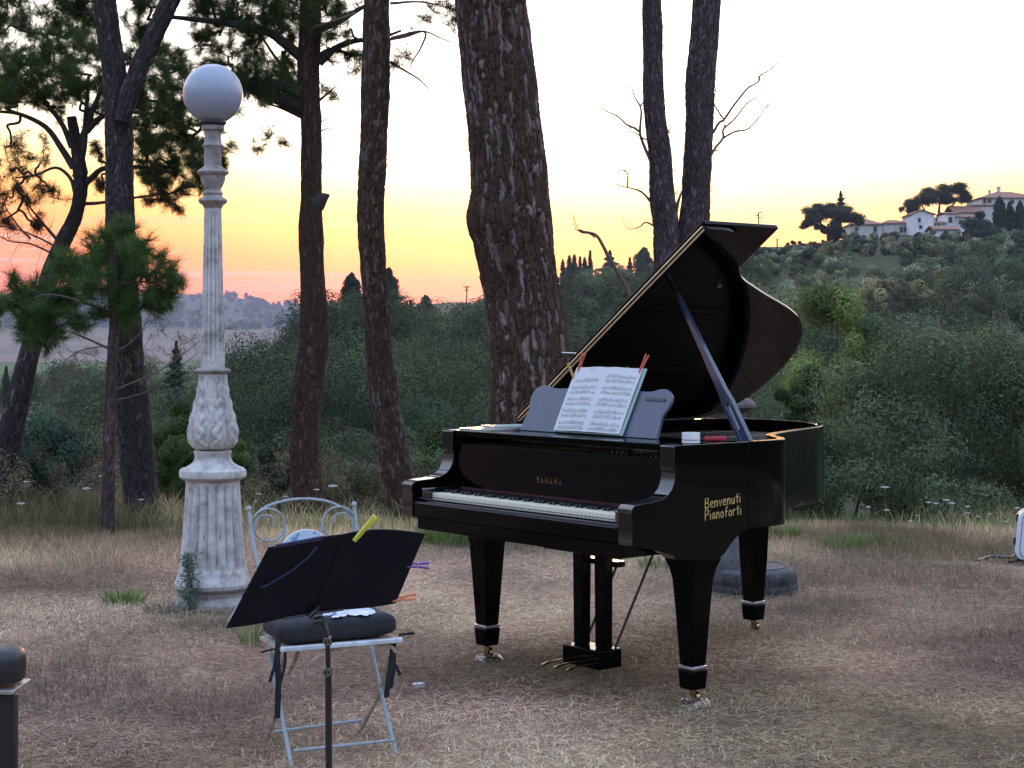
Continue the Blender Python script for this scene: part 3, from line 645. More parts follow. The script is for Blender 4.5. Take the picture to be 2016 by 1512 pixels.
# young pine with brighter needles in front of them
YY = 12.6
t = tree_root('young_pine', 'young pine with fresh green needles and a thin trunk in front of the forked trunk', 215, YY)
obj('trunk', trunk_mesh('trunk', [(212, 1050, 13), (213, 960, 12), (215, 860, 11), (219, 760, 10), (224, 660, 9), (226, 590, 8), (222, 520, 6), (225, 450, 4)], YY, na=32, dl=0.025, plate=(0.015, 0.05), depth=0.005, pale_frac=0.3, dark=(0.075, 0.05, 0.045), pale=(0.15, 0.11, 0.10), seed=37, wob=0.1), m_bark, t, world=True, smooth=False)
g = np.random.default_rng(36); mb = MB(); tips = []
for P, r0 in (([(222, 690), (190, 675), (160, 662), (130, 650)], 0.012), ([(222, 770), (280, 745), (330, 720), (395, 670)], 0.008), ([(222, 790), (290, 770), (350, 725), (390, 695)], 0.006), ([(225, 690), (250, 680), (280, 650), (300, 610)], 0.008), ([(222, 680), (160, 690), (120, 720), (160, 730)], 0.005),
              ([(224, 620), (150, 590), (90, 580), (40, 600)], 0.010), ([(228, 560), (290, 555), (340, 570)], 0.009), ([(330, 720), (355, 700), (350, 650)], 0.004), ([(226, 700), (240, 720), (235, 750)], 0.004)):
    Q = catmull([at(a, b, YY) for a, b in P], 4); obj('limb', MB().tube(Q, list(np.linspace(r0, r0 * 0.4, len(Q))), n=5), m_twig, t, world=True, smooth=False)
for (a, b) in ((330, 720), (300, 745), (355, 700), (280, 690), (150, 690), (130, 715), (190, 720), (350, 650), (320, 640), (160, 730), (270, 720)):
    mb = MB()
    for i in range(3): twigs(mb, at(a, b, YY), rand_dirs(1, g)[0], 0.16, 0.0022, g, 1, tips, 0.7, 3)
    obj('twig', mb, m_twig, t, world=True, smooth=False)
for (a, b) in ((455, 650), (395, 625), (330, 640), (325, 660), (345, 690)):
    mb = MB(); twigs(mb, at(a, b, YY), rand_dirs(1, g)[0], 0.05, 0.002, g, 1, tips, 0.7, 3); obj('twig', mb, m_twig, t, world=True, smooth=False)
V, T, c = needles(tips[::2], g, 9, 0.06, w=0.003, base=(0.09, 0.10, 0.045)); obj('sparse_foliage', mesh_np('sparse_foliage', V, T, c), m_needle, t, world=True, smooth=False)
pine_clumps(t, [at(x, y, YY) for x, y in ((225, 470), (224, 540), (226, 600), (160, 592), (100, 585), (290, 556), (330, 568))],
    [(230, 480, 44, 0), (190, 500, 42, 0.3), (270, 500, 40, -0.2), (150, 530, 42, 0), (220, 545, 46, 0.2), (290, 545, 44, 0), (330, 575, 36, 0), (180, 570, 44, -0.2), (130, 590, 44, 0.2), (90, 620, 44, 0), (60, 580, 36, 0.2), (250, 600, 40, 0), (300, 610, 34, 0.2), (340, 540, 24, 0), (30, 600, 36, 0), (70, 660, 38, 0), (110, 655, 34, 0), (20, 560, 26, 0), (150, 640, 34, 0), (95, 690, 20, 0), (250, 450, 22, 0), (270, 540, 42, 0.3), (320, 520, 30, 0.3), (240, 580, 42, 0.3), (110, 610, 44, 0.3), (50, 640, 40, 0.3), (310, 590, 36, 0.3), (180, 530, 40, 0.4), (200, 620, 34, 0), (-10, 620, 40, 0), (355, 560, 20, 0), (250, 500, 42, 0.3), (140, 560, 44, 0.3)],
    YY, g, per=9, nn=26, L=0.115, base=(0.085, 0.15, 0.045), cone=0.6, lvl=1)

# twin trunk with dead side branches behind the raised lid
YT = 14.0
t = tree_root('forked_pine', 'pine with twin bare trunks and dead side branches rising above the piano lid', 1320, YT)
kw = dict(na=96, dl=0.017, plate=(0.017, 0.055), depth=0.012, pale_frac=0.35, pale=(0.16, 0.125, 0.125), dark=(0.075, 0.055, 0.055), wob=0.05)
obj('trunk', trunk_mesh('trunk', [(1322, 1080, 60), (1322, 1000, 54), (1322, 900, 48), (1322, 800, 45), (1321, 700, 42), (1318, 600, 36), (1315, 520, 26), (1311, 450, 23), (1304, 390, 22), (1301, 330, 20), (1298, 290, 19), (1289, 225, 18), (1286, 160, 17), (1285, 60, 17), (1283, 0, 16), (1280, -200, 15), (1270, -500, 12)], YT, seed=41, **kw), m_bark, t, world=True, smooth=False)
obj('second_trunk', trunk_mesh('second_trunk', [(1328, 640, 28), (1342, 560, 29), (1356, 500, 29), (1366, 440, 27), (1371, 360, 25), (1376, 260, 25), (1379, 160, 26), (1388, 60, 25), (1393, -30, 25), (1405, -250, 23), (1410, -550, 18)], YT + 0.05, seed=43, **kw), m_bark, t, world=True, smooth=False)
mb = MB(); gtw = np.random.default_rng(99)
k = 500 / 1512.0
def cx(P): return [(1060 + a * k, 60 + b * k) for a, b in P]
for P, r0 in (([(668, 775), (630, 690), (605, 610), (612, 500), (605, 450), (575, 400), (550, 325)], 0.016), ([(605, 605), (570, 580), (525, 560), (470, 510), (395, 475), (365, 445)], 0.012), ([(658, 655), (620, 640), (580, 612), (520, 598), (460, 603)], 0.008), ([(550, 590), (530, 520), (518, 440)], 0.004), ([(605, 450), (630, 425)], 0.01),
              ([(668, 1020), (630, 975), (590, 950), (530, 935), (450, 915)], 0.012), ([(532, 935), (532, 880), (530, 850), (500, 832), (465, 820)], 0.008), ([(530, 850), (550, 840), (572, 828)], 0.004), ([(690, 1165), (640, 1142), (600, 1170), (540, 1182), (505, 1140)], 0.009),
              ([(1040, 610), (1075, 550), (1105, 530), (1160, 450), (1215, 380), (1250, 340), (1310, 305), (1320, 270), (1370, 240), (1420, 195), (1460, 140)], 0.013), ([(1310, 305), (1312, 240), (1303, 180), (1306, 125)], 0.005), ([(1105, 530), (1070, 480), (1045, 430), (1055, 350), (1047, 300), (1095, 285)], 0.008), ([(1100, 590), (1110, 560), (1105, 530)], 0.007), ([(1075, 480), (1085, 390), (1120, 300)], 0.004),
              ([(1028, 740), (1060, 690), (1100, 640), (1100, 590), (1150, 545), (1190, 500), (1245, 430), (1300, 395), (1350, 340)], 0.013), ([(1100, 640), (1170, 602), (1240, 590), (1300, 535), (1360, 455), (1420, 395)], 0.010), ([(1255, 405), (1235, 370), (1205, 345)], 0.003), ([(1040, 720), (1070, 715), (1080, 740), (1100, 748)], 0.006),
              ([(768, 610), (790, 575), (805, 545)], 0.007), ([(768, 610), (800, 600), (822, 568)], 0.006), ([(815, 1090), (835, 1010), (858, 945)], 0.022), ([(800, 965), (820, 970), (835, 940), (860, 910)], 0.006), ([(1015, 955), (1050, 956), (1088, 957)], 0.003), ([(735, 90), (752, 84)], 0.006), ([(628, 190), (620, 180)], 0.005)):
    Q = catmull([at(a, b, YT) for a, b in cx(P)], 4); mb = MB(); mb.tube(Q, list(np.linspace(r0, max(r0 * 0.25, 0.0015), len(Q))), n=6); tips = []
    for q in Q[3::3]:
        if r0 > 0.0075: twigs(mb, q, rand_dirs(1, gtw)[0] + np.array([0, 0, 0.5]), gtw.uniform(0.05, 0.16), 0.0022, gtw, 1, tips, 0.8, 3)
    obj('dead_branch', mb, m_twig, t, world=True, smooth=False)
g = np.random.default_rng(38)
pine_clumps(t, [at(1270, -480, YT), at(1410, -520, YT)], [(1250, -600, 110, 0), (1420, -640, 110, 0), (1120, -560, 80, 0.4), (1560, -580, 80, 0.3), (1330, -720, 100, 0.2)], YT, g, per=5)
# small dead tree whose bare tip shows right of the great trunk
YS = 16.0
t = tree_root('dead_sapling', 'leafless crooked sapling showing between the great trunk and the lid', 1260, YS)
mb = MB()
for P, r0 in (([(1262, 1040), (1256, 900), (1262, 760), (1250, 620), (1235, 570), (1215, 535), (1200, 510), (1185, 480), (1172, 462), (1148, 456), (1140, 452)], 0.03), ([(1172, 468), (1160, 460), (1140, 455), (1128, 420)], 0.008), ([(1140, 455), (1133, 450), (1128, 425)], 0.006)):
    Q = catmull([at(a, b, YS) for a, b in P], 4); mb.tube(Q, list(np.linspace(r0, r0 * 0.35, len(Q))), n=7)
obj('trunk', mb, m_twig, t, world=True)

# ================================================================ the grand piano
PX, PY, PYAW = -0.456, 7.587, -0.8813
pg = gz1(0.2, 7.8)
piano = thing('grand_piano', 'black polished grand piano with its lid raised, standing on the dry grass', 'piano', (PX, PY, 0), PYAW)
def pw(x, y, z):
    """piano coordinates to world"""
    c, s = math.cos(PYAW), math.sin(PYAW); return np.array([PX + c * x - s * y, PY + s * x + c * y, z])
OUT = [(1.49, 0.60), (1.49, 0.74)] + [(1.47, 0.835), (1.40, 0.915), (1.31, 0.98), (1.22, 1.06), (1.155, 1.15), (1.10, 1.27), (1.04, 1.41), (0.985, 1.55), (0.925, 1.69), (0.85, 1.82), (0.755, 1.925), (0.62, 2.01), (0.46, 2.06), (0.28, 2.065), (0.12, 2.02), (0.03, 1.93), (0.0, 1.80), (0.0, 0.60)]
curve = catmull([(a, b, 0) for a, b in OUT[1:-1]], 5)[:, :2]
OUTF = np.vstack([[OUT[0]], curve, [OUT[-1]]])
def inset(P, d):
    T = np.gradient(P, axis=0); T /= np.linalg.norm(T, axis=1)[:, None]; return P + np.stack([-T[:, 1], T[:, 0]], 1) * d
def wall(Pa, Pb, z0, z1):
    mb = MB(); n = len(Pa); V = [(a, b, z0) for a, b in Pa] + [(a, b, z0) for a, b in Pb] + [(a, b, z1) for a, b in Pa] + [(a, b, z1) for a, b in Pb]
    Fs = []
    for i in range(n - 1):
        Fs += [(i, i + 1, 2 * n + i + 1, 2 * n + i), (n + i + 1, n + i, 3 * n + i, 3 * n + i + 1), (2 * n + i, 2 * n + i + 1, 3 * n + i + 1, 3 * n + i), (i + 1, i, n + i, n + i + 1)]
    Fs += [(0, 2 * n, 3 * n, n), (n - 1, 2 * n - 1, 4 * n - 1, 3 * n - 1)]
    return mb.add(V, Fs)
INF = inset(OUTF, 0.036)
RT = 1.042
obj('rim', wall(OUTF, INF, 0.69, RT), m_black, piano, bevel=0.003)
IN2 = inset(OUTF, 0.038)
sb = MB(); sb.prism([tuple(p) for p in IN2], 0.80, 0.82); obj('soundboard', sb, mat('soundboard spruce', (0.20, 0.11, 0.04), rough=0.35, var=0.3, scale=30, stretch=(1, 0.06, 1)), piano, smooth=False)
pl_ = MB(); IN3 = inset(OUTF, 0.060); pl_.prism([tuple(p) for p in IN3] + [(0.085, 0.24), (1.405, 0.24)], 0.945, 0.957)
for x0, y0, x1, y1 in ((0.30, 0.45, 0.22, 1.9), (0.62, 0.45, 0.55, 1.9), (0.95, 0.45, 0.90, 1.5), (1.22, 0.45, 1.16, 1.05)):
    pl_.tube([(x0, y0, 0.972), (x1, y1, 0.972)], 0.018, n=6)
for k in range(44):
    for j in range(3): pl_.box((0.12 + k * 0.029 + j * 0.006, 0.29 + 0.028 * j, 0.972), (0.006, 0.006, 0.03))
obj('iron_plate', pl_, m_gold, piano, smooth=False)
st_ = MB()
for k in range(60):
    x = 0.10 + k * 0.0225; y1 = float(np.interp(x, [0.1, 0.5, 0.9, 1.2, 1.45], [1.85, 1.95, 1.6, 1.0, 0.7])); st_.tube([(x, 0.36, 0.985), (x * 0.93, y1, 0.985)], 0.0011, n=3, cap=False)
obj('strings', st_, mat('dull string wire', (0.05, 0.045, 0.04), rough=0.6, metal=0.3, var=0.2, scale=30), piano, smooth=False)
bm_ = MB()
for x0, x1 in ((0.25, 0.15), (0.62, 0.5), (1.0, 0.85)): bm_.tube([(x0, 0.56, 0.735), (x1, 1.85 if x0 < 0.9 else 1.5, 0.735)], 0.045, n=4)
bm_.lohi((0.04, 0.555, 0.68), (1.45, 0.62, 0.79)); obj('beam', bm_, m_blackin, piano, smooth=False)

prof = [(0.60, RT), (0.185, RT), (0.178, RT - 0.004), (0.176, 0.955), (0.183, 0.948), (0.183, 0.925), (0.178, 0.90), (0.165, 0.873), (0.143, 0.852), (0.11, 0.838), (0.06, 0.830), (0.0, 0.827), (-0.035, 0.822), (-0.05, 0.808), (-0.053, 0.79), (-0.046, 0.775), (-0.046, 0.668),
        (0.05, 0.650), (0.17, 0.618), (0.20, 0.598), (0.32, 0.585), (0.43, 0.585), (0.46, 0.60), (0.50, 0.64), (0.55, 0.675), (0.60, 0.69)]
for x0, x1 in ((0.0, 0.080), (1.410, 1.49)):
    mb = MB(); mb.prism(prof, x0, x1, fn=lambda a, b, c: (c, a, b)); mb.m = [0, 0] + [1] * (len(mb.m) - 2); obj('cheek', mb, [m_black, m_glossy], piano, bevel=0.003)
kb_ = MB(); kb_.lohi((0.081, -0.02, 0.612), (1.409, 0.55, 0.668)); kb_.lohi((0.081, 0.19, 0.668), (1.409, 0.23, 0.76))
for k in range(9): kb_.tube([(0.3 + k * 0.12, 0.06, 0.612), (0.3 + k * 0.12, 0.06, 0.602)], 0.006, n=6)
obj('keybed', kb_, m_black, piano, bevel=0.003)
m_slip_sheen = mat('bluish slip highlight', (0.05, 0.06, 0.085), rough=0.25, var=0.2, scale=9, coat=0.8)
ks = MB(); ks.prism([(-0.040, 0.672), (-0.040, 0.735), (-0.034, 0.742), (-0.020, 0.746), (0.020, 0.748), (0.020, 0.672)], 0.081, 1.409, fn=lambda a, b, c: (c, a, b)); obj('key_slip', ks, m_black, piano, bevel=0.002)
sr = MB(); sr.lohi((0.092, -0.022, 0.7488), (1.398, 0.0195, 0.7515)); sr.lohi((0.092, -0.0415, 0.729), (1.398, -0.0402, 0.734)); obj('slip_highlight', sr, m_slip_sheen, piano, smooth=False)  # thin bluish strips added to paint the sky highlight along the black key slip
for x0, x1 in ((0.081, 0.130), (1.360, 1.409)):
    mb = MB(); mb.lohi((x0, -0.018, 0.7485), (x1, 0.178, 0.795)); obj('key_block', mb, m_glossy, piano, bevel=0.006)
pitch = 1.225 / 52; x0 = 0.1325; wkey = []; proto = None
mb = MB(); mb.lohi((0.0005, 0.024, 0.752), (pitch - 0.0007, 0.176, 0.773)); wme = obj('white_key', mb, m_ivory, piano, bevel=0.0012, seg=1)
wme.location = (x0, 0, 0)
for i in range(1, 52):
    c = wme.copy(); COL.objects.link(c); c.parent = piano; c.location = (x0 + i * pitch, 0, 0)
mb = MB(); mb.prism([(0.075, 0.7735), (0.078, 0.783), (0.084, 0.786), (0.178, 0.786), (0.178, 0.7735)], -0.0055, 0.0055, fn=lambda a, b, c: (c, a, b)); bme = obj('black_key', mb, m_ebony, piano, bevel=0.001, seg=1)
first = True
for i in range(51):
    if (i + 5) % 7 in (2, 6): continue                # the keyboard starts on A
    o = bme if first else bme.copy()
    if not first: COL.objects.link(o); o.parent = piano
    first = False; o.location = (x0 + (i + 1) * pitch, 0, 0)
fb = MB(); fb.prism([(0.181, 0.776), (0.186, 0.80), (0.192, 0.86), (0.204, 0.975), (0.206, 0.985), (0.226, 0.985), (0.226, 0.776)], 0.081, 1.409, fn=lambda a, b, c: (c, a, b)); fbo = obj('fallboard', fb, m_black, piano, bevel=0.002)
ff = MB(); ff.lohi((0.14, 0.1775, 0.774), (1.35, 0.1805, 0.792)); obj('felt_strip', ff, m_felt, piano, smooth=False)
sh = MB(); sh.lohi((0.081, 0.188, 1.017), (1.409, 0.53, 1.044)); obj('music_shelf', sh, m_black, piano, bevel=0.004)
for x0, x1 in ((0.081, 0.11), (1.38, 1.409)):
    sg = MB(); sg.lohi((x0, 0.196, 0.987), (x1, 0.30, 1.016)); obj('shelf_support', sg, m_black, piano, bevel=0.002)

# lettering drawn as strokes
GL = {
 'B': (.62, [[(0, 0), (0, 1), (.35, .97), (.46, .8), (.33, .58), (0, .53), (.4, .5), (.54, .28), (.4, .04), (0, 0)]]),
 'P': (.58, [[(0, -.02), (0, 1), (.34, .98), (.5, .78), (.36, .55), (0, .5)]]),
 'e': (.5, [[(.02, .33), (.4, .38), (.36, .58), (.2, .64), (.04, .5), (.02, .2), (.16, .02), (.42, .08)]]),
 'n': (.5, [[(0, .62), (.02, 0)], [(.02, .42), (.18, .62), (.34, .56), (.38, .3), (.4, 0)]]),
 'v': (.48, [[(0, .62), (.2, 0), (.38, .62)]]),
 'u': (.52, [[(0, .62), (.02, .2), (.14, .02), (.32, .1), (.38, .35)], [(.4, .62), (.42, 0)]]),
 't': (.44, [[(.2, .95), (.19, .2), (.26, .0)], [(0, .64), (.38, .66)]]),
 'i': (.2, [[(.05, .6), (.06, 0)], [(.05, .84), (.055, .90)]]),
 'a': (.54, [[(.4, .55), (.2, .62), (.02, .35), (.1, .04), (.3, .1), (.4, .5), (.42, .15), (.47, 0)]]),
 'o': (.52, [[(.2, .62), (.03, .45), (.04, .14), (.2, 0), (.38, .12), (.41, .42), (.2, .62)]]),
 'f': (.46, [[(.42, .92), (.28, .98), (.17, .8), (.16, 0)], [(0, .52), (.36, .56)]]),
 'r': (.42, [[(0, .62), (.03, 0)], [(.03, .38), (.16, .58), (.36, .6)]]),
 'Y': (.8, [[(0, 1), (.3, .45), (.3, 0)], [(.6, 1), (.3, .45)]]),
 'A': (.85, [[(0, 0), (.3, 1), (.6, 0)], [(.12, .33), (.48, .33)]]),
 'M': (.95, [[(0, 0), (0, 1), (.34, .3), (.68, 1), (.68, 0)]]),
 'H': (.85, [[(0, 0), (0, 1)], [(.55, 0), (.55, 1)], [(0, .52), (.55, .52)]]),
}
def strokes(mb, text, fn, size, r, gap=0.12, width=None, nrm=(1, 0, 0)):
    tot = sum(GL[c][0] + gap for c in text) - gap; sx = (width / (tot * size)) if width else 1.0; x = 0
    for c in text:
        for s in GL[c][1]: mb.tube([fn((x + a) * size * sx, b * size) for a, b in s], r, n=6, flat=(nrm, 0.15))
        x += GL[c][0] + gap
tx = MB(); strokes(tx, 'Benvenuti', lambda a, b: (1.4908, 0.348 + a, 0.787 + b + 0.06 * a), 0.040, 0.0027, width=0.205)
strokes(tx, 'Pianoforti', lambda a, b: (1.4908, 0.348 + a, 0.741 + b + 0.05 * a), 0.040, 0.0027, width=0.208)
obj('lettering', tx, m_golden_text, piano, smooth=False)
tx = MB(); strokes(tx, 'YAMAHA', lambda a, b: (0.655 + a, 0.1862 + 0.09 * b, 0.842 + b), 0.027, 0.0011, gap=0.35, width=0.165, nrm=(0, 1, 0)); obj('maker_lettering', tx, m_brass, fbo, smooth=False)

# lid: main leaf, folded front flap, hinge, prop
TH = R(35); LZ = RT + 0.006
def lidf(u, y, w): return (u * math.cos(TH) - w * math.sin(TH), y, LZ + u * math.sin(TH) + w * math.cos(TH))
LO = inset(OUTF, -0.012); LO = LO[1:-1]
lo = [(1.502, 0.632)] + [tuple(p) for p in LO] + [(-0.005, 0.632)]
lid = MB(); lid.prism(lo, 0.0, 0.022, fn=lidf); lido = obj('lid', lid, m_black, piano, bevel=0.004)
fl = MB(); fl.prism([(1.505, 0.634), (1.505, 1.09), (0.0, 1.09), (0.0, 0.634)], 0.028, 0.050, fn=lidf); obj('front_flap', fl, m_black, piano, bevel=0.004)
hg = MB(); hg.prism([(1.49, 0.628), (1.49, 0.650), (0.02, 0.650), (0.02, 0.628)], 0.0225, 0.0275, fn=lidf)
hg.prism([(1.49, 0.6275), (1.49, 0.6315), (0.02, 0.6315), (0.02, 0.6275)], 0.007, 0.015, fn=lidf)
hg.tube([lidf(0.02, 0.626, 0.025), lidf(1.49, 0.626, 0.025)], 0.0045, n=8)
for k in range(30): p = lidf(0.05 + k * 0.049, 0.6262, 0.012); hg.box(p, (0.004, 0.003, 0.004))
obj('hinge', hg, mat('pale brass', (0.72, 0.60, 0.42), rough=0.32, metal=1.0, var=0.2, scale=30), piano)
bc = MB(); bc.tube([lidf(1.13, 1.02, -0.004), lidf(1.13, 1.02, -0.012)], 0.012, n=12); obj('lid_bumper', bc, m_steel, lido)
pr = MB()
Pb, Pt = np.array([1.435, 0.655, 1.02]), np.array([0.886, 0.80, 1.655]); dv = Pt - Pb; nv = np.cross(dv, (0, 1, 0)); nv /= np.linalg.norm(nv); sv = np.array([0.3, 0.95, 0])
def barp(t, s, w): return tuple(Pb + dv * t + nv * s + sv * w)
def bar(mb, T, Wd, off, th):
    V = []; k = len(T)
    for t, wd in zip(T, Wd):
        for s, w in ((off - wd, -th), (off + wd, -th), (off + wd, th), (off - wd, th)): V.append(barp(t, s, w))
    mb.add(V, [(4 * i + j, 4 * i + (j + 1) % 4, 4 * i + 4 + (j + 1) % 4, 4 * i + 4 + j) for i in range(k - 1) for j in range(4)] + [(3, 2, 1, 0), tuple(4 * (k - 1) + j for j in range(4))])
bar(pr, [0.26, 0.34, 0.6, 0.9, 1.0], [0.029, 0.021, 0.014, 0.009, 0.005], 0.0, 0.009)
bar(pr, [0.0, 0.27], [0.009, 0.010], -0.019, 0.009); bar(pr, [0.0, 0.27], [0.009, 0.010], 0.019, 0.009)
bar(pr, [0.0, 0.10], [0.008, 0.008], 0.0, 0.006)
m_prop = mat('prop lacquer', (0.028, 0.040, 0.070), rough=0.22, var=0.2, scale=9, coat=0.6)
obj('lid_prop', pr, m_prop, piano, bevel=0.0015)

# legs with silver bands, sock blocks and casters
def leg(x, y, top):
    zs = [(top, .160), (top - .012, .158), (top - .04, .136), (top - .09, .116), (0.36, .098), (0.155, .074)]
    mb = MB(); n = len(zs); V = []
    for z, w in zs: V += [(x - w / 2, y - w / 2, z), (x + w / 2, y - w / 2, z), (x + w / 2, y + w / 2, z), (x - w / 2, y + w / 2, z)]
    mb.add(V, [(4 * i + (j + 1) % 4, 4 * i + j, 4 * i + 4 + j, 4 * i + 4 + (j + 1) % 4) for i in range(n - 1) for j in range(4)] + [(0, 1, 2, 3), (4 * n - 1, 4 * n - 2, 4 * n - 3, 4 * n - 4)])
    L = obj('leg', mb, m_black, piano, bevel=0.003)
    b = MB(); b.box((x, y, 0.148), (0.084, 0.084, 0.013)); obj('band', b, m_steel, L, bevel=0.002)
    b = MB(); b.box((x, y, 0.1005), (0.088, 0.088, 0.080), mat=Matrix.Rotation(math.pi, 3, 'X'), taper=0.86); obj('foot_block', b, m_black, L, bevel=0.006)
    b = MB(); b.tube([(x, y, 0.059), (x, y, 0.045)], 0.014, n=12)
    for s in (-1, 1): b.box((x + 0.010, y + s * 0.012, 0.036), (0.028, 0.004, 0.030))
    b.tube([(x + 0.014, y - 0.009, 0.027), (x + 0.014, y + 0.009, 0.027)], 0.021, n=18); obj('caster', b, m_brass, L, bevel=0.001)
for x, y, tp in ((0.12, 0.345, 0.61), (1.395, 0.376, 0.585), (0.42, 1.80, 0.69)): leg(x, y, tp)

# pedal lyre
ly = thing('x', '', '', (0, 0, 0)) if False else None
mb = MB(); mb.lohi((0.50, 0.36, 0.535), (0.98, 0.52, 0.611)); lyr = obj('lyre', mb, m_black, piano, bevel=0.004)
for x in (0.648, 0.787):
    mb = MB(); mb.box((x, 0.452, 0.330), (0.058, 0.046, 0.405), taper=1.12); obj('pillar', mb, m_black, lyr, bevel=0.003)
mb = MB(); mb.lohi((0.595, 0.385, 0.045), (0.835, 0.515, 0.127)); obj('pedal_box', mb, m_black, lyr, bevel=0.005)
mb = MB(); mb.lohi((0.60, 0.485, 0.475), (0.84, 0.530, 0.500)); obj('crossbar', mb, m_black, lyr, bevel=0.002)
for x in (0.635, 0.715, 0.795):
    mb = MB(); mb.tube([(x, 0.39, 0.068), (x, 0.33, 0.070), (x, 0.27, 0.066), (x, 0.235, 0.058)], [0.006, 0.009, 0.012, 0.009], n=10, flat=((0, 0, 1), 0.35)); obj('pedal', mb, m_brass, lyr)
    mb = MB(); mb.tube([(x, 0.492, 0.128), (x, 0.492, 0.535)], 0.0035, n=6); obj('pedal_rod', mb, m_brass, lyr)
for x in (0.62, 0.81):
    mb = MB(); mb.tube([(x, 0.50, 0.128), (x, 0.83, 0.69)], 0.006, n=8); obj('brace', mb, m_blackin, lyr)

# music desk
TA = R(27)
def deskf(a, b, w): return (0.30 + a, 0.385 + b * math.sin(TA) - w * math.cos(TA), 1.046 + b * math.cos(TA) + w * math.sin(TA))
DO = catmull([(p[0], p[1], 0) for p in [(0.865, 0.10), (0.885, 0.155), (0.88, 0.195), (0.845, 0.222), (0.80, 0.225), (0.74, 0.212), (0.58, 0.218), (0.44, 0.222), (0.30, 0.218), (0.14, 0.212), (0.08, 0.225), (0.035, 0.222), (0.0, 0.195), (-0.005, 0.155), (0.015, 0.10)]], 4)[:, :2]
DO = [(0.0, 0.0), (0.88, 0.0)] + [tuple(p) for p in DO]
dk = MB(); dk.prism(DO, -0.014, 0.0, fn=deskf); m_desk = mat('desk sky sheen blue grey', (0.060, 0.075, 0.115), rough=0.42, var=0.12, scale=6)  # blue grey base colour paints in the sky reflected by the black desk
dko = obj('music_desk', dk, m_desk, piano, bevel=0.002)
mb = MB(); mb.prism([(0.735, 0.170), (0.852, 0.168), (0.852, 0.181), (0.735, 0.183)], 0.0005, 0.004, fn=deskf); obj('slot', mb, m_blackin, dko, smooth=False)
mb = MB(); mb.tube([deskf(0.44, 0.18, -0.02), (0.74, 0.525, 1.048)], 0.007, n=6); obj('strut', mb, m_black, dko)

# open score
TB = R(27)
sc = thing('sheet_music', 'open book of printed sheet music standing on the piano music desk', 'sheet music', pw(*deskf(0.45, 0, 0.02)), PYAW)
def tolocal_sc(p):
    w = pw(*p); d = w - np.array(sc.location); c, s = math.cos(-PYAW), math.sin(-PYAW); return (c * d[0] - s * d[1], s * d[0] + c * d[1], d[2])
def page(sgn, lift):
    """page surface: a from the spine outwards, b up"""
    def f(a, b, w): return deskf(0.455 + sgn * a + 0.000, b, 0.016 + lift + 0.010 * math.exp(-((a - 0.05) / 0.06) ** 2) * (0.5 + 0.5 * b / 0.31) + 0.004 * math.sin(b * 9) + w)
    return f
gsc = np.random.default_rng(5)
for sgn, nm, wd in ((-1, 'left_page', 0.205), (1, 'right_page', 0.215)):
    f = page(sgn, 0.0); mb = MB(); na_, nb_ = 12, 8; V = []
    for w in (0.0, -0.003):
        for i in range(na_ + 1):
            for j in range(nb_ + 1): V.append(tolocal_sc(f(wd * i / na_, 0.004 + 0.306 * j / nb_, w)))
    n1 = (na_ + 1) * (nb_ + 1); Fs = []
    for i in range(na_):
        for j in range(nb_):
            q = (i * (nb_ + 1) + j, (i + 1) * (nb_ + 1) + j, (i + 1) * (nb_ + 1) + j + 1, i * (nb_ + 1) + j + 1); Fs.append(q[::sgn]); Fs.append(tuple(n1 + v for v in q)[::-sgn])
    bd = [i * (nb_ + 1) for i in range(na_ + 1)] + [na_ * (nb_ + 1) + j for j in range(1, nb_ + 1)] + [i * (nb_ + 1) + nb_ for i in range(na_ - 1, -1, -1)] + list(range(nb_ - 1, 0, -1))
    Fs += [(bd[k], bd[(k + 1) % len(bd)], n1 + bd[(k + 1) % len(bd)], n1 + bd[k]) for k in range(len(bd))]
    mb.add(V, Fs); pgo = obj('page', mb, m_paper, sc)
    ik = MB()
    def qd(a0, b0, a1, b1):
        k = 6; V = []
        for i in range(k + 1):
            a = a0 + (a1 - a0) * i / k; V += [tolocal_sc(f(a, b0, 0.0012)), tolocal_sc(f(a, b1, 0.0012))]
        ik.add(V, [(2 * i, 2 * i + 2, 2 * i + 3, 2 * i + 1) for i in range(k)])
    for sy in range(5):
        for half in (0, 1):
            bb = 0.268 - sy * 0.056 - half * 0.022
            if sgn < 0 and sy == 0 and half == 0: continue
            for l_ in range(5): qd(0.016, bb - l_ * 0.0022, wd - 0.016, bb - l_ * 0.0022 + 0.00045)
            for k in range(30):
                a = gsc.uniform(0.022, wd - 0.02); o_ = gsc.uniform(-0.011, 0.002); qd(a, bb + o_, a + 0.0028, bb + o_ + 0.0022); qd(a + 0.0022, bb + o_, a + 0.0028, bb + o_ + 0.008)
            for k in range(5):
                a = gsc.uniform(0.02, wd - 0.06); qd(a, bb + 0.0045, a + 0.02, bb + 0.006)
    if sgn < 0: qd(0.07, 0.296, 0.11, 0.299)
    obj('printed_notes', ik, m_ink, pgo, smooth=False)
mb = MB(); mb.add([tolocal_sc(deskf(a, b, w)) for w in (0.006, 0.011) for a, b in ((0.245, 0.0), (0.685, 0.0), (0.685, 0.313), (0.245, 0.313))], [(3, 2, 1, 0), (4, 5, 6, 7), (0, 1, 5, 4), (1, 2, 6, 5), (2, 3, 7, 6), (3, 0, 4, 7)])
obj('cover', mb, mat('pale green cover', (0.30, 0.42, 0.36), rough=0.6, var=0.1, scale=9), sc)

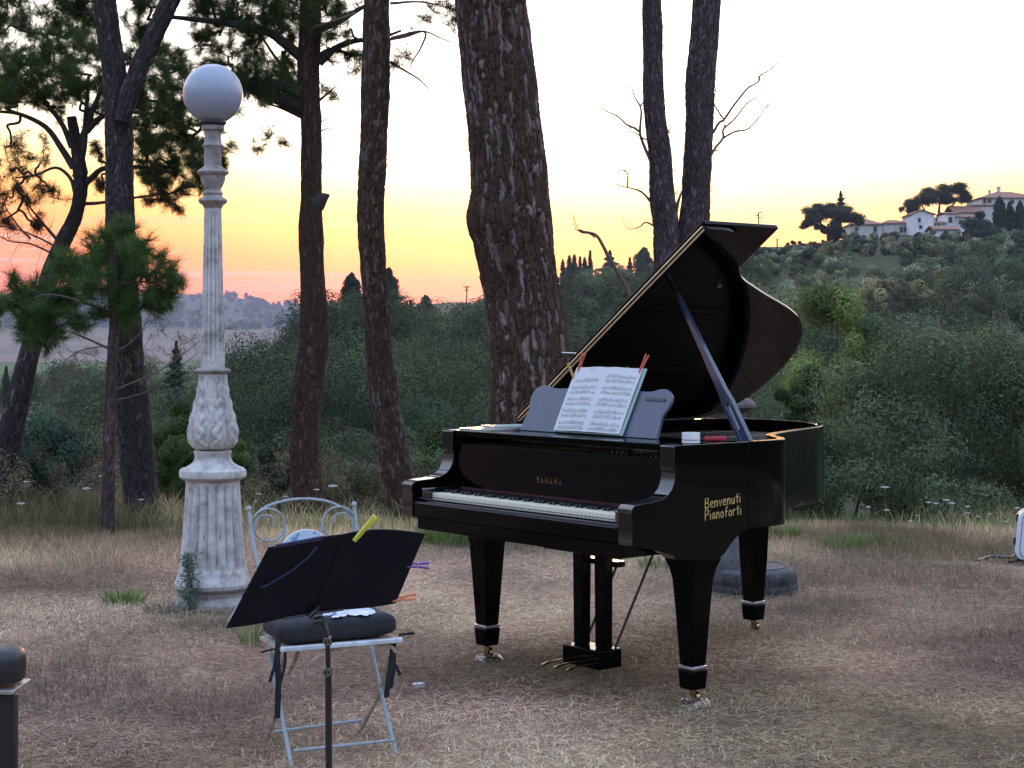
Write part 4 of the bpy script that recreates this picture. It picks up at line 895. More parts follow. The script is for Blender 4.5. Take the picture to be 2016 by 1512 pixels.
# clothes pegs
def peg(label, pos, ddir, wdir, col, Ln=0.075, group=None, open_=0.0):
    """two prongs along ddir (pinching at pos) side by side along wdir, joined by a wire spring"""
    t = thing('clothes_peg', label, 'clothes peg', pos, 0, group)
    m = mat('peg plastic', col, rough=0.45, var=0.25, scale=90)
    d = Vector(ddir).normalized(); w = Vector(wdir); w = (w - d * w.dot(d)).normalized(); n = d.cross(w)
    for s in (-1, 1):
        mb = MB(); pts = [(-0.010, 0.0035), (0.02, 0.0045), (0.030, 0.0035), (Ln * 0.6, 0.0048), (Ln, 0.0072)]
        mb.tube([d * a + w * (s * b) for a, b in pts], [0.0042, 0.0048, 0.0042, 0.0050, 0.0048], n=6, flat=(w, 0.8)); obj('prong', mb, m, t)
    mb = MB(); mb.tube([d * 0.030 + n * (-0.006) + w * (-0.005), d * 0.030 + n * 0.006 - w * 0.005, d * 0.031 + n * 0.006 + w * 0.005, d * 0.031 - n * 0.006 + w * 0.005], 0.0011, n=5); obj('spring', mb, m_steel, t)
    return t
up = np.array([0, 0, 1.0])
PG = 'clothes pegs holding the sheet music'
def d2(px0, py0, px1, py1, Y, dy=0.0): return at(px1, py1, Y + dy) - at(px0, py0, Y)
lp = pw(*deskf(0.27, 0.30, 0.018)); rp = pw(*deskf(0.66, 0.30, 0.018)); yp = pw(*deskf(0.255, 0.255, 0.014))
peg('orange clothes peg on the upper left corner of the white score', lp, d2(1138, 735, 1146, 708, lp[1], 0.01), (1, 0.3, 0), (0.62, 0.10, 0.045), group=PG)
peg('orange clothes peg on the upper right corner of the white score', rp, d2(1270, 738, 1284, 706, rp[1], 0.01), (1, 0.3, 0), (0.62, 0.09, 0.045), group=PG)
peg('ochre yellow wooden clothes peg beside the left edge of the white score', yp, d2(1128, 760, 1118, 734, yp[1], 0.01), (0.5, 1, 0), (0.52, 0.30, 0.06), group=PG)

# clip-on reading light
YR = 7.92
t = thing('reading_light', 'dark clip-on reading light with a thin flat head above the score', 'lamp', at(1215, 724, YR), 0)
mb = MB(); mb.tube([at(1106, 694, YR), at(1163, 697, YR)], 0.006, n=8, flat=((0, 0, 1), 0.45)); obj('light_head', mb, m_white, t, world=True)
mb = MB(); mb.tube([at(1140, 697, YR), at(1170, 692, YR), at(1184, 689, YR)], 0.0035, n=6); mb.tube(catmull([at(1178, 688, YR), at(1195, 692, YR + .02), at(1215, 708, YR + .02), at(1232, 722, YR)], 4), 0.0045, n=7); obj('arm', mb, m_blackin, t, world=True)
mb = MB(); mb.box(at(1215, 722, YR - 0.02), (0.045, 0.02, 0.03), rz=PYAW); mb.box(at(1232, 724, YR - 0.01), (0.03, 0.012, 0.01), rz=PYAW); obj('clip', mb, m_steel, t, world=True, bevel=0.002)

# things lying on the shelf
def booklet(label, x, y, z, w, d, h, rz, m1, group=None):
    t = thing('booklet', label, 'booklet', pw(x, y, z), PYAW + rz, group)
    mb = MB(); mb.box((0, 0, h * 0.25), (w - 0.004, d - 0.004, h * 0.5)); obj('pages', mb, m_paper, t, smooth=False)
    mb = MB(); mb.box((0, 0, h * 0.78), (w, d, h * 0.42)); obj('cover', mb, m1, t, bevel=0.001, smooth=False)
BG = 'booklets stacked left on the piano shelf'
m_gloss = mat('glossy cream cover', (0.55, 0.42, 0.30), rough=0.12, var=0.15, scale=15); m_green = mat('pale green film', (0.35, 0.50, 0.44), rough=0.25, var=0.2, scale=20)
booklet('thin glossy booklet lying flat at the left end of the piano shelf', 0.165, 0.37, 1.0445, 0.21, 0.29, 0.007, 0.08, m_gloss)
booklet('pale green booklet lying on the glossy one beside the music desk', 0.205, 0.40, 1.0525, 0.15, 0.21, 0.011, -0.25, m_green)
t = thing('tape_roll', 'small white roll of tape standing at the right end of the piano shelf', 'tape', pw(1.425, 0.335, 1.0445))
mb = MB(); mb.lathe([(0.022, 0), (0.036, 0.0), (0.036, 0.040), (0.022, 0.040), (0.022, 0.0)], 28, cap=False); obj('roll', mb, m_white, t)
mb = MB(); mb.lathe([(0.0355, 0.010), (0.0366, 0.010), (0.0366, 0.014), (0.0355, 0.014)], 28); obj('band', mb, m_steel, t)
t = thing('red_pencil_case', 'small red ribbed case lying right of the tape roll', 'pencil case', pw(1.40, 0.50, 1.0445), PYAW + R(75))
m_red = mat('red plastic', (0.42, 0.03, 0.045), rough=0.4, var=0.25, scale=40)
mb = MB(); mb.box((0, 0, 0.009), (0.09, 0.028, 0.017)); obj('body', mb, m_red, t, bevel=0.004)
mb = MB()
for k in range(5): mb.box((-0.03 + k * 0.015, 0, 0.0185), (0.004, 0.026, 0.002))
obj('ribs', mb, mat('dark red plastic', (0.22, 0.015, 0.02), rough=0.5, var=0.2, scale=30), t, smooth=False)

m_dish = mat('dark chrome', (0.30, 0.27, 0.24), rough=0.15, metal=1.0, var=0.3, scale=30)
# caster cups under two of the piano feet
for x, y, lb in ((0.132, 0.345, 'shiny round caster cup under the left front leg of the piano'), (1.405, 0.376, 'shiny round caster cup under the right front leg of the piano')):
    p = pw(x, y, 0); p[2] = gz1(p[0], p[1]) - 0.004; t = thing('caster_cup', lb, 'caster cup', p)
    mb = MB(); mb.lathe([(0.066, 0), (0.070, 0.006), (0.060, 0.020), (0.050, 0.027), (0.046, 0.026), (0.040, 0.012), (0.001, 0.010)], 32); obj('dish', mb, m_dish, t)

# ================================================================ lamp post
def stone_mat(name, base, dirt, amt=(0.45, 0.60), rough=0.75):
    m = bpy.data.materials.new(name); m.use_nodes = True; nt = m.node_tree; n, l = nt.nodes, nt.links
    b = n['Principled BSDF']; b.inputs['Roughness'].default_value = rough; t = N(n, 'ShaderNodeTexCoord')
    a1 = N(n, 'ShaderNodeTexNoise', inp={'Scale': 9.0, 'Detail': 9.0, 'Roughness': 0.72}); l.new(t.outputs['Object'], a1.inputs[0])
    mp_ = N(n, 'ShaderNodeMapping', inp={'Scale': (60, 60, 14)}); l.new(t.outputs['Object'], mp_.inputs[0])
    a2 = N(n, 'ShaderNodeTexNoise', inp={'Scale': 1.0, 'Detail': 6.0, 'Roughness': 0.7}); l.new(mp_.outputs[0], a2.inputs[0])
    r1 = ramp(n, [(amt[0] - 0.12, dirt), (amt[0], tuple(0.5 * (p + q) for p, q in zip(base, dirt))), (amt[1], base)]); l.new(a1.outputs[0], r1.inputs[0])
    r2 = ramp(n, [(0.33, (0.32, 0.29, 0.26)), (0.42, (1, 1, 1))]); l.new(a2.outputs[0], r2.inputs[0])
    mx = N(n, 'ShaderNodeMix', data_type='RGBA', blend_type='MULTIPLY', inp={0: 0.9}); l.new(r1.outputs[0], mx.inputs[6]); l.new(r2.outputs[0], mx.inputs[7]); l.new(mx.outputs[2], b.inputs['Base Color'])
    bn = N(n, 'ShaderNodeBump', inp={'Strength': 0.7, 'Distance': 0.004}); l.new(a2.outputs[0], bn.inputs['Height']); l.new(bn.outputs[0], b.inputs['Normal'])
    return m
m_cast = stone_mat('weathered white paint', (0.56, 0.54, 0.51), (0.20, 0.18, 0.165))
m_cast2 = stone_mat('weathered paint worn', (0.36, 0.345, 0.325), (0.13, 0.10, 0.085), (0.48, 0.64))
YLP = 9.15; kpx = YLP / F
lpb = gnd(419, YLP); zb = gz1(lpb[0], lpb[1]) - 0.01
lamp = thing('lamp_post', 'weathered white ornamental lamp post with a round milky globe', 'lamp post', (lpb[0], lpb[1], 0), 0)
def zz(py): return H - (py - HZ) / F * YLP
def prof_px(L): return [(hw * kpx, zz(py)) for py, hw in L][::-1]
def flute(nf, d, za=None, zb_=None, ph=0.0, sharp=1.0):
    def f(r, z, a):
        w = 1.0
        if za is not None: w = max(0, min(1, (z - za) / 0.02)) * max(0, min(1, (zb_ - z) / 0.03))
        s = abs(math.cos(a * nf / 2 + ph)); return r * (1 - d * w * (1 - s ** sharp))
    return f
P = [(944, 56), (948, 53), (958, 53), (975, 54.5), (1000, 56), (1030, 57.5), (1060, 60), (1090, 63), (1115, 65.5), (1130, 68), (1140, 72), (1146, 74)]
P2 = []
for (a, b), (c, d) in zip(P[:-1], P[1:]):
    for t_ in (0, .25, .5, .75): P2.append((a + (c - a) * t_, b + (d - b) * t_))
P2.append(P[-1])
mb = MB(); mb.lathe(prof_px(P2), 224, mod=flute(18, 0.15, zz(1122), zz(952), 0.3, 0.8)); obj('fluted_base', mb, m_cast, lamp)
mb = MB(); mb.lathe(prof_px([(1143, 70), (1147, 76), (1153, 77), (1158, 74), (1160, 70), (1170, 68), (1174, 72), (1180, 80), (1184, 82), (1200, 83), (1230, 83)]), 96, mod=lambda r, z, a: r * (1 + 0.012 * math.sin(a * 7 + z * 40) * math.sin(a * 3))); obj('plinth', mb, m_cast2, lamp)
mb = MB(); mb.lathe(prof_px([(886, 34), (888, 37), (892, 37), (896, 35), (904, 36), (911, 40), (916, 48), (919, 53), (921, 60), (925, 65), (931, 66.5), (938, 65.5), (943, 60), (945, 54)]), 160,
    mod=lambda r, z, a: r * (1 - (0.045 * (1 - abs(math.cos(a * 7)) ** 0.7) if zz(944) < z < zz(919.5) else 0.0))); obj('moulding', mb, m_cast, lamp)
def leafmod(r, z, a):
    v = (zz(z_mid) - z) if False else (z - zz(884)) / (zz(735) - zz(884)); v = min(max(v, 0), 1)
    ph = (a * 4 / (2 * math.pi)) % 1.0; u = abs(ph - 0.5) * 2                     # 0 at leaf spine
    edge = 0.15 + 0.75 * (1 - v) ** 0.7 + 0.10 * math.sin(v * 34); d = u - edge
    h = 0.055 * (1 / (1 + math.exp(d * 30))) - 0.05 * math.exp(-(d / 0.06) ** 2)
    h -= 0.045 * math.exp(-(u / 0.05) ** 2) + 0.022 * math.cos(v * 40 + u * 9) * math.exp(-((u - edge * 0.6) / 0.15) ** 2)
    if v < 0.3: h += 0.05 * math.exp(-((u - 0.62) ** 2 + ((v - 0.14) * 1.5) ** 2) / 0.012) - 0.07 * math.exp(-((u - 0.62) ** 2 + ((v - 0.14) * 1.5) ** 2) / 0.003)
    return r * (1 + 1.5 * h)
LV = catmull([(884, 31, 0), (879, 38, 0), (866, 44, 0), (850, 46, 0), (830, 44, 0), (800, 37, 0), (770, 31, 0), (748, 28.5, 0), (736, 28, 0)], 8)
mb = MB(); mb.lathe([(b * kpx, zz(a)) for a, b, _ in LV], 192, mod=leafmod); obj('leaf_vase', mb, m_cast, lamp)
mb = MB(); mb.lathe(prof_px([(724, 24), (726, 31), (729, 35), (732, 34), (735, 29), (737, 27)]), 128, mod=lambda r, z, a: r * (1 + 0.05 * math.cos(a * 14))); obj('scalloped_ring', mb, m_cast2, lamp)
SH = [(725 - 315 * i / 24.0, 24 - 7.0 * i / 24.0) for i in range(25)]
mb = MB(); mb.lathe([(hw * kpx, zz(py)) for py, hw in SH], 128, mod=flute(14, 0.20, zz(716), zz(416), 0.0, 0.8)); obj('shaft', mb, m_cast, lamp)
mb = MB(); mb.lathe(prof_px([(247, 22), (256, 22), (258, 17), (268, 15.5), (282, 17), (287, 21), (290, 19), (294, 16.5), (324, 17), (328, 17)]), 64, mod=flute(12, 0.10, zz(322), zz(298), 0, 0.8))
mb.lathe(prof_px([(327, 17), (331, 21), (335, 28), (339, 31), (343, 29), (346, 24), (356, 23), (366, 19), (372, 15.5), (375, 15)]), 96, mod=lambda r, z, a: r * (1 + 0.035 * math.cos(a * 8)))
mb.lathe(prof_px([(374, 15), (377, 18), (381, 20), (385, 18), (388, 20), (392, 27), (396, 28.5), (400, 26), (404, 20), (411, 17)]), 64); obj('capital', mb, m_cast2, lamp)
m_globe = bpy.data.materials.new('milky globe'); m_globe.use_nodes = True
bb_ = m_globe.node_tree.nodes['Principled BSDF']; bb_.inputs['Base Color'].default_value = (0.5,0.53,0.6,1); bb_.inputs['Roughness'].default_value = 0.22; bb_.inputs['Subsurface Weight'].default_value = 0.25; bb_.inputs['Subsurface Radius'].default_value = (0.05, 0.05, 0.05); bb_.inputs['Subsurface Scale'].default_value = 0.5
tt_ = N(m_globe.node_tree.nodes, 'ShaderNodeTexNoise', inp={'Scale': 5.0}); rr_ = ramp(m_globe.node_tree.nodes, [(0.3, (0.27, 0.30, 0.37)), (0.7, (0.30, 0.33, 0.40))]); m_globe.node_tree.links.new(tt_.outputs[0], rr_.inputs[0]); m_globe.node_tree.links.new(rr_.outputs[0], bb_.inputs['Base Color'])
mb = MB(); rg = 58.5 * kpx; zc_ = zz(185); mb.lathe([(max(rg * math.cos(t_), 0.0008), zc_ + rg * math.sin(t_)) for t_ in np.linspace(-R(66), R(90), 40)], 72, cap=True); gl = obj('globe', mb, m_globe, lamp, ang=60)
mb = MB(); mb.lathe(prof_px([(236, 26), (238, 27), (243, 27), (245, 24), (248, 22)]), 48); obj('globe_collar', mb, m_blackin, gl)

# ================================================================ stone pedestal standing in an old tyre
YTY = 9.75; c0 = gnd(1478, YTY); gz_ = gz1(c0[0], c0[1])
t = thing('tyre', 'old half buried tyre lying flat behind the rear leg of the piano', 'tyre', (c0[0], c0[1], gz_))
m_tyre = mat('dusty tyre rubber', (0.085, 0.083, 0.085), rough=0.85, var=0.45, scale=30, bump=0.003, bscale=90)
def tread(r, z, a):
    if r > 0.235 and 0.03 < z < 0.13: return r + 0.005 * (1 if math.sin(a * 90 + (8 if z > 0.08 else -8) * z * 20) > 0 else -1)
    return r
TP = [(0.150, 0.09), (0.156, 0.125), (0.172, 0.145), (0.200, 0.154), (0.228, 0.148), (0.245, 0.134), (0.254, 0.115), (0.257, 0.095), (0.257, 0.062), (0.262, 0.050), (0.264, 0.035), (0.262, 0.0), (0.24, -0.02)]
mb = MB(); mb.lathe([(r, z) for r, z in TP[::-1]], 260, mod=tread, cap=False); obj('tyre_body', mb, m_tyre, t)
mb = MB(); mb.lathe([(0.200, 0.1545), (0.202, 0.158), (0.206, 0.158), (0.208, 0.1535)], 96); obj('raised_bead', mb, m_tyre, t)
YP = 9.75; pc = gnd(1432, YP); kp = YP / F
t = thing('pedestal', 'dark stone pedestal with ringed capital hidden behind the piano and standing in the tyre', 'pedestal', (pc[0], pc[1], gz_))
def zp(py): return H - (py - HZ) / F * YP - gz_
m_ped = stone_mat('grey stone', (0.09, 0.085, 0.09), (0.045, 0.04, 0.045)); m_ped2 = stone_mat('dark brown stone', (0.09, 0.07, 0.07), (0.04, 0.03, 0.03))
def pp(L): return [(hw * kp, zp(py)) for py, hw in L][::-1]
mb = MB(); mb.lathe(pp([(1055, 26), (1060, 28), (1075, 33), (1090, 44), (1105, 50), (1130, 52), (1175, 52)]), 48); obj('bell_base', mb, m_ped, t)
mb = MB(); mb.lathe(pp([(835, 30), (860, 31), (900, 30), (1000, 27), (1057, 26)]), 64, mod=flute(12, 0.06)); obj('column', mb, m_ped2, t)
mb = MB(); mb.lathe(pp([(785, 45), (789, 50), (795, 56), (801, 57), (804, 50), (808, 42), (812, 36), (822, 36), (828, 44), (833, 52), (838, 52), (842, 40), (846, 32)]), 64); obj('capital', mb, m_ped2, t)

# ================================================================ folding iron chair with cushion
CA = R(25); cc = np.array([-0.640, 5.955]); cz = gz1(*cc)
ch = thing('folding_chair', 'pale blue folding iron garden chair with scrolled back behind the music stand', 'chair', (cc[0], cc[1], cz), CA)
m_iron = mat('chalky blue grey paint', (0.28, 0.32, 0.335), rough=0.6, var=0.35, scale=45, col2=(0.20, 0.19, 0.18), pos=(0.34, 0.46))
m_iron2 = mat('rusty cream paint', (0.38, 0.33, 0.28), rough=0.7, var=0.5, scale=50, col2=(0.20, 0.12, 0.08), pos=(0.36, 0.5))
def cl(px_, py_, ly):
    """chair-local point seen at a pixel, on the plane local y = ly"""
    c, s = math.cos(CA), math.sin(CA); d = np.array([(px_ - 1008) / F, 1.0, -(py_ - HZ) / F])
    # local y of world point: -s*dx + c*dy
    k_ = (ly + (-s * cc[0] + c * cc[1])) / (-s * d[0] + c * d[1]); Wp = d * k_; dx, dy = Wp[0] - cc[0], Wp[1] - cc[1]
    return (c * dx + s * dy, -s * dx + c * dy, Wp[2] + H - cz)
hw_ = 0.186
for nm, pa in (('upright', [(490, 1003, 0.27), (497, 1060, 0.24), (510, 1120, 0.20), (522, 1210, 0.13), (533, 1290, 0.07), (550, 1380, -0.06), (575, 1515, -0.20)]), ('upright', [(697, 994, 0.27), (704, 1060, 0.24), (714, 1130, 0.19), (722, 1220, 0.13), (733, 1283, 0.07), (752, 1370, -0.05), (785, 1502, -0.19)])):
    mb = MB(); mb.tube([cl(*p) for p in pa], 0.0075, n=8, flat=((0, 1, 0), 0.7)); u_ = obj(nm, mb, m_iron, ch)
    p0 = cl(*pa[0]); mb = MB(); mb.lathe([(0.001, -0.010), (0.009, -0.005), (0.011, 0.002), (0.008, 0.010), (0.001, 0.013)], 14, c=p0); obj('finial', mb, m_iron, u_)
for pa in ([(560, 1290, -0.15), (552, 1330, -0.06), (545, 1400, 0.08), (521, 1472, 0.19)], [(768, 1290, -0.15), (757, 1335, -0.06), (745, 1372, 0.02), (708, 1441, 0.19)]):
    mb = MB(); mb.tube([cl(*p) for p in pa], 0.0075, n=8, flat=((0, 1, 0), 0.7)); obj('rear_leg', mb, m_iron2, ch)
for a, b, m_ in (((540, 1441, 0.15), (712, 1418, 0.17), m_iron), ((578, 1478, -0.17), (776, 1457, -0.16), m_iron)):
    mb = MB(); mb.tube([cl(*a), cl(*b)], 0.006, n=8); obj('stretcher', mb, m_, ch)
mb = MB(); mb.tube(catmull([cl(*p) for p in ((494, 1024, 0.262), (520, 1000, 0.27), (560, 986, 0.275), (600, 982, 0.275), (640, 986, 0.275), (670, 998, 0.27), (694, 1014, 0.262))], 4), 0.0052, n=8); obj('top_rail', mb, m_iron, ch)
for sgn, cx0, cy0 in ((1, 529, 1034), (-1, 667, 1030)):
    pts = []
    for k_ in range(34):
        a = R(150) - k_ * R(15.5) if sgn > 0 else R(30) + k_ * R(15.5); rr = 33 - 4 * (k_ / 33.0) - 19 * max(0, (k_ - 19) / 14.0) ** 1.1; pts.append(cl(cx0 + rr * math.cos(a) * 1.0, cy0 - rr * math.sin(a), 0.255))
    mb = MB(); mb.tube(pts, 0.0040, n=7); obj('scroll', mb, m_iron, ch)
    mb = MB(); mb.tube(catmull([cl(*p) for p in (((558, 1022, 0.255), (562, 1045, 0.25), (552, 1075, 0.24), (548, 1110, 0.22)) if sgn > 0 else ((636, 1020, 0.255), (634, 1045, 0.25), (644, 1080, 0.24), (650, 1110, 0.22)))], 4), 0.0048, n=7); obj('back_bar', mb, m_iron, ch)
zs = cl(560, 1278, -0.19)[2]
xL, xR = cl(551, 1278, -0.198)[0], cl(792, 1262, -0.198)[0]
mb = MB(); mb.lohi((xL + 0.004, -0.19, zs - 0.007), (xR - 0.004, 0.05, zs + 0.006))
obj('seat', mb, m_iron2, ch, smooth=False)
mb = MB(); mb.lohi((xL, -0.208, zs - 0.008), (xR, -0.189, zs + 0.009)); obj('seat_front', mb, mat('pale seat edge', (0.55, 0.60, 0.63), rough=0.6, var=0.3, scale=30), ch, bevel=0.004)
for pts in ([(-0.17, -0.18, zs), (-0.165, -0.12, zs - 0.05), (-0.17, -0.06, zs - 0.11)], [(0.03, -0.185, zs - .005), (-0.06, -0.185, zs - 0.02), (-0.13, -0.185, zs - 0.05), (-0.165, -0.17, zs - 0.12)], [(0.10, -0.185, zs - 0.01), (0.17, -0.18, zs - 0.03), (0.175, -0.15, zs - 0.10)]):
    mb = MB(); mb.tube(catmull(pts, 4), 0.007, n=7, flat=((0, 1, 0), 0.5)); obj('seat_bracket', mb, m_iron2, ch)

def cushion_mesh(w, d, h, n=30, sq=0.28):
    V = []; 
    for i in range(n + 1):
        v = -math.pi / 2 + math.pi * i / n
        for j in range(2 * n):
            u = 2 * math.pi * j / (2 * n); f = lambda c, e: math.copysign(abs(c) ** e, c)
            x = w / 2 * f(math.cos(v), sq) * f(math.cos(u), sq); y = d / 2 * f(math.cos(v), sq) * f(math.sin(u), sq); z = h / 2 * f(math.sin(v), 0.7)
            V.append((x, y, z + 0.006 * math.sin(x * 30) * math.cos(y * 26)))
    m_ = 2 * n; mb = MB(); mb.add(V, [(i * m_ + j, i * m_ + (j + 1) % m_, (i + 1) * m_ + (j + 1) % m_, (i + 1) * m_ + j) for i in range(n) for j in range(m_)]); return mb
c_, s_ = math.cos(CA), math.sin(CA)
def chw(x, y, z): return (cc[0] + c_ * x - s_ * y, cc[1] + s_ * x + c_ * y, cz + z)
xM = (xL + xR) / 2
cu = thing('seat_cushion', 'thick black cushion with hanging tie straps on the folding chair', 'cushion', chw(xM, -0.03, zs + 0.006), CA)
mb = cushion_mesh(xR - xL - 0.01, 0.25, 0.094, sq=0.26); mb.v = [(a, b - 0.035, c * 0.9 + 0.045) for a, b, c in mb.v]; m_cush = mat('black cushion cloth', (0.014, 0.016, 0.022), rough=0.85, var=0.4, scale=25, bump=0.003, bscale=160); obj('pad', mb, m_cush, cu)
def cu_l(px_, py_, ly):
    p = cl(px_, py_, ly); return (p[0] - xM, p[1] + 0.03, p[2] - zs - 0.006)
for pts, w in (([(548, 1262, -.19), (546, 1300, -.20), (548, 1340, -.20), (546, 1414, -.20)], .0105), ([(545, 1270, -.19), (541, 1310, -.20), (536, 1325, -.2), (531, 1343, -.2)], .006), ([(560, 1275, -.195), (562, 1300, -.2), (556, 1330, -.2), (552, 1345, -.2)], .005), ([(515, 1284, 0.0), (530, 1280, -.05), (548, 1276, -.15)], .004),
               ([(773, 1265, -.17), (771, 1300, -.18), (764, 1340, -.19), (761, 1373, -.19)], .010), ([(776, 1265, -.17), (775, 1310, -.18), (769, 1355, -.18)], .008), ([(772, 1300, -.18), (783, 1318, -.18), (788, 1330, -.18)], .006), ([(786, 1250, -.1), (802, 1248, -.08), (816, 1246, -.08)], .005)):
    mb = MB(); mb.tube(catmull([cu_l(*p) for p in pts], 4), w, n=8, flat=((0, 1, 0), 0.25)); obj('strap', mb, m_matte, cu)

# crumpled cloth on the cushion
g = np.random.default_rng(77)
ctop = chw(0.02, -0.122, zs + 0.086)
t = thing('cloth', 'crumpled white and blue cloth lying on top of the black cushion', 'cloth', ctop, CA)
n_ = 44; xs, ys = np.meshgrid(np.linspace(-1, 1, n_), np.linspace(-1, 1, n_), indexing='ij'); P_ = np.stack([xs.ravel() * 2.2, ys.ravel() * 2.2, 0 * xs.ravel()], 1)
f_ = fbm(P_ * 1.1, 3, 61); rr = np.hypot(xs.ravel(), ys.ravel()); e_ = 1 + 0.22 * fbm(P_ * 0.9, 2, 66)
Zc = 0.006 + 0.046 * np.abs(f_) * (1 - 0.45 * rr) + 0.008 * np.clip(1 - rr, 0, 1)
Vc = np.stack([xs.ravel() * 0.080 * e_ + 0.012 * vnoise(P_, 63), ys.ravel() * 0.055 * e_ + 0.012 * vnoise(P_, 64), Zc], 1)
i, j = np.meshgrid(np.arange(n_ - 1), np.arange(n_ - 1), indexing='ij'); i = i.ravel(); j = j.ravel(); Qc = np.stack([i * n_ + j, (i + 1) * n_ + j, (i + 1) * n_ + j + 1, i * n_ + j + 1], 1)
obj('folds', mesh_np('folds', Vc, Qc), mat('cotton', (0.62, 0.64, 0.70), rough=0.9, var=0.35, scale=24, col2=(0.16, 0.19, 0.32), pos=(0.38, 0.42)), t, ang=180)

# round hand fan leaning on the chair back
fc = cl(606, 1100, 0.13); t = thing('hand_fan', 'round pale blue paper fan leaning against the chair back behind the folder', 'fan', chw(fc[0], fc[1], fc[2] - 0.20), CA)
mb = MB(); tl = R(14)
mb.prism([(0.100 * math.cos(a), 0.20 + 0.100 * math.sin(a)) for a in np.linspace(0, 2 * math.pi, 48, endpoint=False)], -0.002, 0.002, fn=lambda a, b, c: (a, b * math.sin(tl) * 0.4 + c, b)); fo = obj('disc', mb, mat('printed fan paper', (0.42, 0.52, 0.62), rough=0.6, var=0.3, scale=11, col2=(0.10, 0.22, 0.42), pos=(0.42, 0.45)), t, smooth=False)
mb = MB(); mb.tube([(0, -0.004, 0.11), (0, 0, -0.09)], 0.006, n=6); obj('handle', mb, m_wood, t)
mb = MB(); mb.tube([(0.101 * math.cos(a), (0.20 + 0.101 * math.sin(a)) * math.sin(tl) * 0.4, 0.20 + 0.101 * math.sin(a)) for a in np.linspace(0, 2 * math.pi, 49)], 0.0025, n=5); obj('edging', mb, m_white, t)

# ================================================================ music stand in front, with the open folder
YM = 4.42
bp = gnd(648, YM); bz = gz1(bp[0], bp[1])
ms = thing('music_stand', 'slim black music stand with small round clamps in front of the chair', 'music stand', (bp[0], bp[1], bz))
def zm(py): return H - (py - HZ) / F * YM - bz
m_bm = mat('black powder coat', (0.010, 0.010, 0.012), rough=0.35, var=0.3, scale=40)
mb = MB(); mb.tube([(-0.004, 0, zm(1262)), (-0.002, 0, zm(1330))], 0.0066, n=12); obj('upper_tube', mb, m_bm, ms)
mb = MB(); mb.tube([(-0.002, 0, zm(1325)), (0.0, 0, 0.17)], 0.0088, n=12); obj('lower_tube', mb, m_bm, ms)
mb = MB(); mb.tube([(0, 0, 0.30), (0, 0, 0.05)], 0.012, n=12); obj('foot_hub', mb, m_bm, ms)
for k_ in range(3):
    a = R(80 + 120 * k_); mb = MB(); mb.tube([(0.01 * math.cos(a), 0.01 * math.sin(a), 0.28), (0.26 * math.cos(a), 0.26 * math.sin(a), 0.012)], 0.007, n=8); obj('foot', mb, m_bm, ms)
for py in (1260, 1321):
    mb = MB(); mb.tube([(-0.003, -0.004, zm(py)), (-0.003, -0.022, zm(py))], 0.0115, n=20); mb.tube([(-0.003, 0, zm(py) + 0.010), (-0.003, 0, zm(py) - 0.012)], 0.0105, n=12); cl_ = obj('clamp', mb, m_bm, ms, bevel=0.001)
    mb = MB(); mb.tube([(-0.003 + 0.0085 * math.cos(a), -0.0225, zm(py) + 0.0085 * math.sin(a)) for a in np.linspace(0, 2 * math.pi, 21)], 0.0012, n=5); mb.tube([(-0.003, -0.0225, zm(py) - 0.005), (-0.003, -0.0225, zm(py) + 0.005)], 0.001, n=5); obj('clamp_ring', mb, m_steel, cl_)
mb = MB(); mb.tube([(-0.004, 0, zm(1262)), (-0.010, 0.0, zm(1240)), (-0.02, 0.02, zm(1222))], 0.009, n=10); mb.tube([(-0.04, 0.0, zm(1224)), (-0.015, 0.0, zm(1222))], 0.013, n=10); obj('tilt_head', mb, m_bm, ms)
# folder plate: corners given by bottom centre, width direction and slope direction
FA, FT = R(45), R(31)
wv = np.array([math.cos(FA), math.sin(FA), 0]); fv = np.array([math.sin(FA), -math.cos(FA), 0]); dv = fv * math.sin(FT) + np.array([0, 0, math.cos(FT)]); nv_ = -np.cross(wv, dv)
fc0 = at(614, 1208, YM + 0.02)
def fo_(a, b, w=0.0): return fc0 + wv * a + dv * b + nv_ * w
mb = MB(); mb.tube([tuple(fo_(-0.02, 0.0, -0.012) - np.array([bp[0], bp[1], bz])), tuple(fo_(0.0, 0.02, -0.010) - np.array([bp[0], bp[1], bz])), tuple(fo_(0, 0.035, -0.008) - np.array([bp[0], bp[1], bz]))], 0.008, n=8)
mb.tube([tuple(fo_(-0.1, 0.004, -0.007) - np.array([bp[0], bp[1], bz])), tuple(fo_(0.1, 0.004, -0.007) - np.array([bp[0], bp[1], bz]))], 0.003, n=6); obj('desk_bars', mb, m_bm, ms)
fd = thing('folder', 'open navy folder seen from behind, tilted on the music stand', 'folder', tuple(fo_(0, 0)))
m_navy = mat('navy folder cloth', (0.0055, 0.0065, 0.013), rough=0.9, spec=0.15, var=0.35, scale=14, bump=0.0012, bscale=60, col2=(0.007, 0.0075, 0.011))
def rel(p): return tuple(np.array(p) - fo_(0, 0))
FH = 0.252
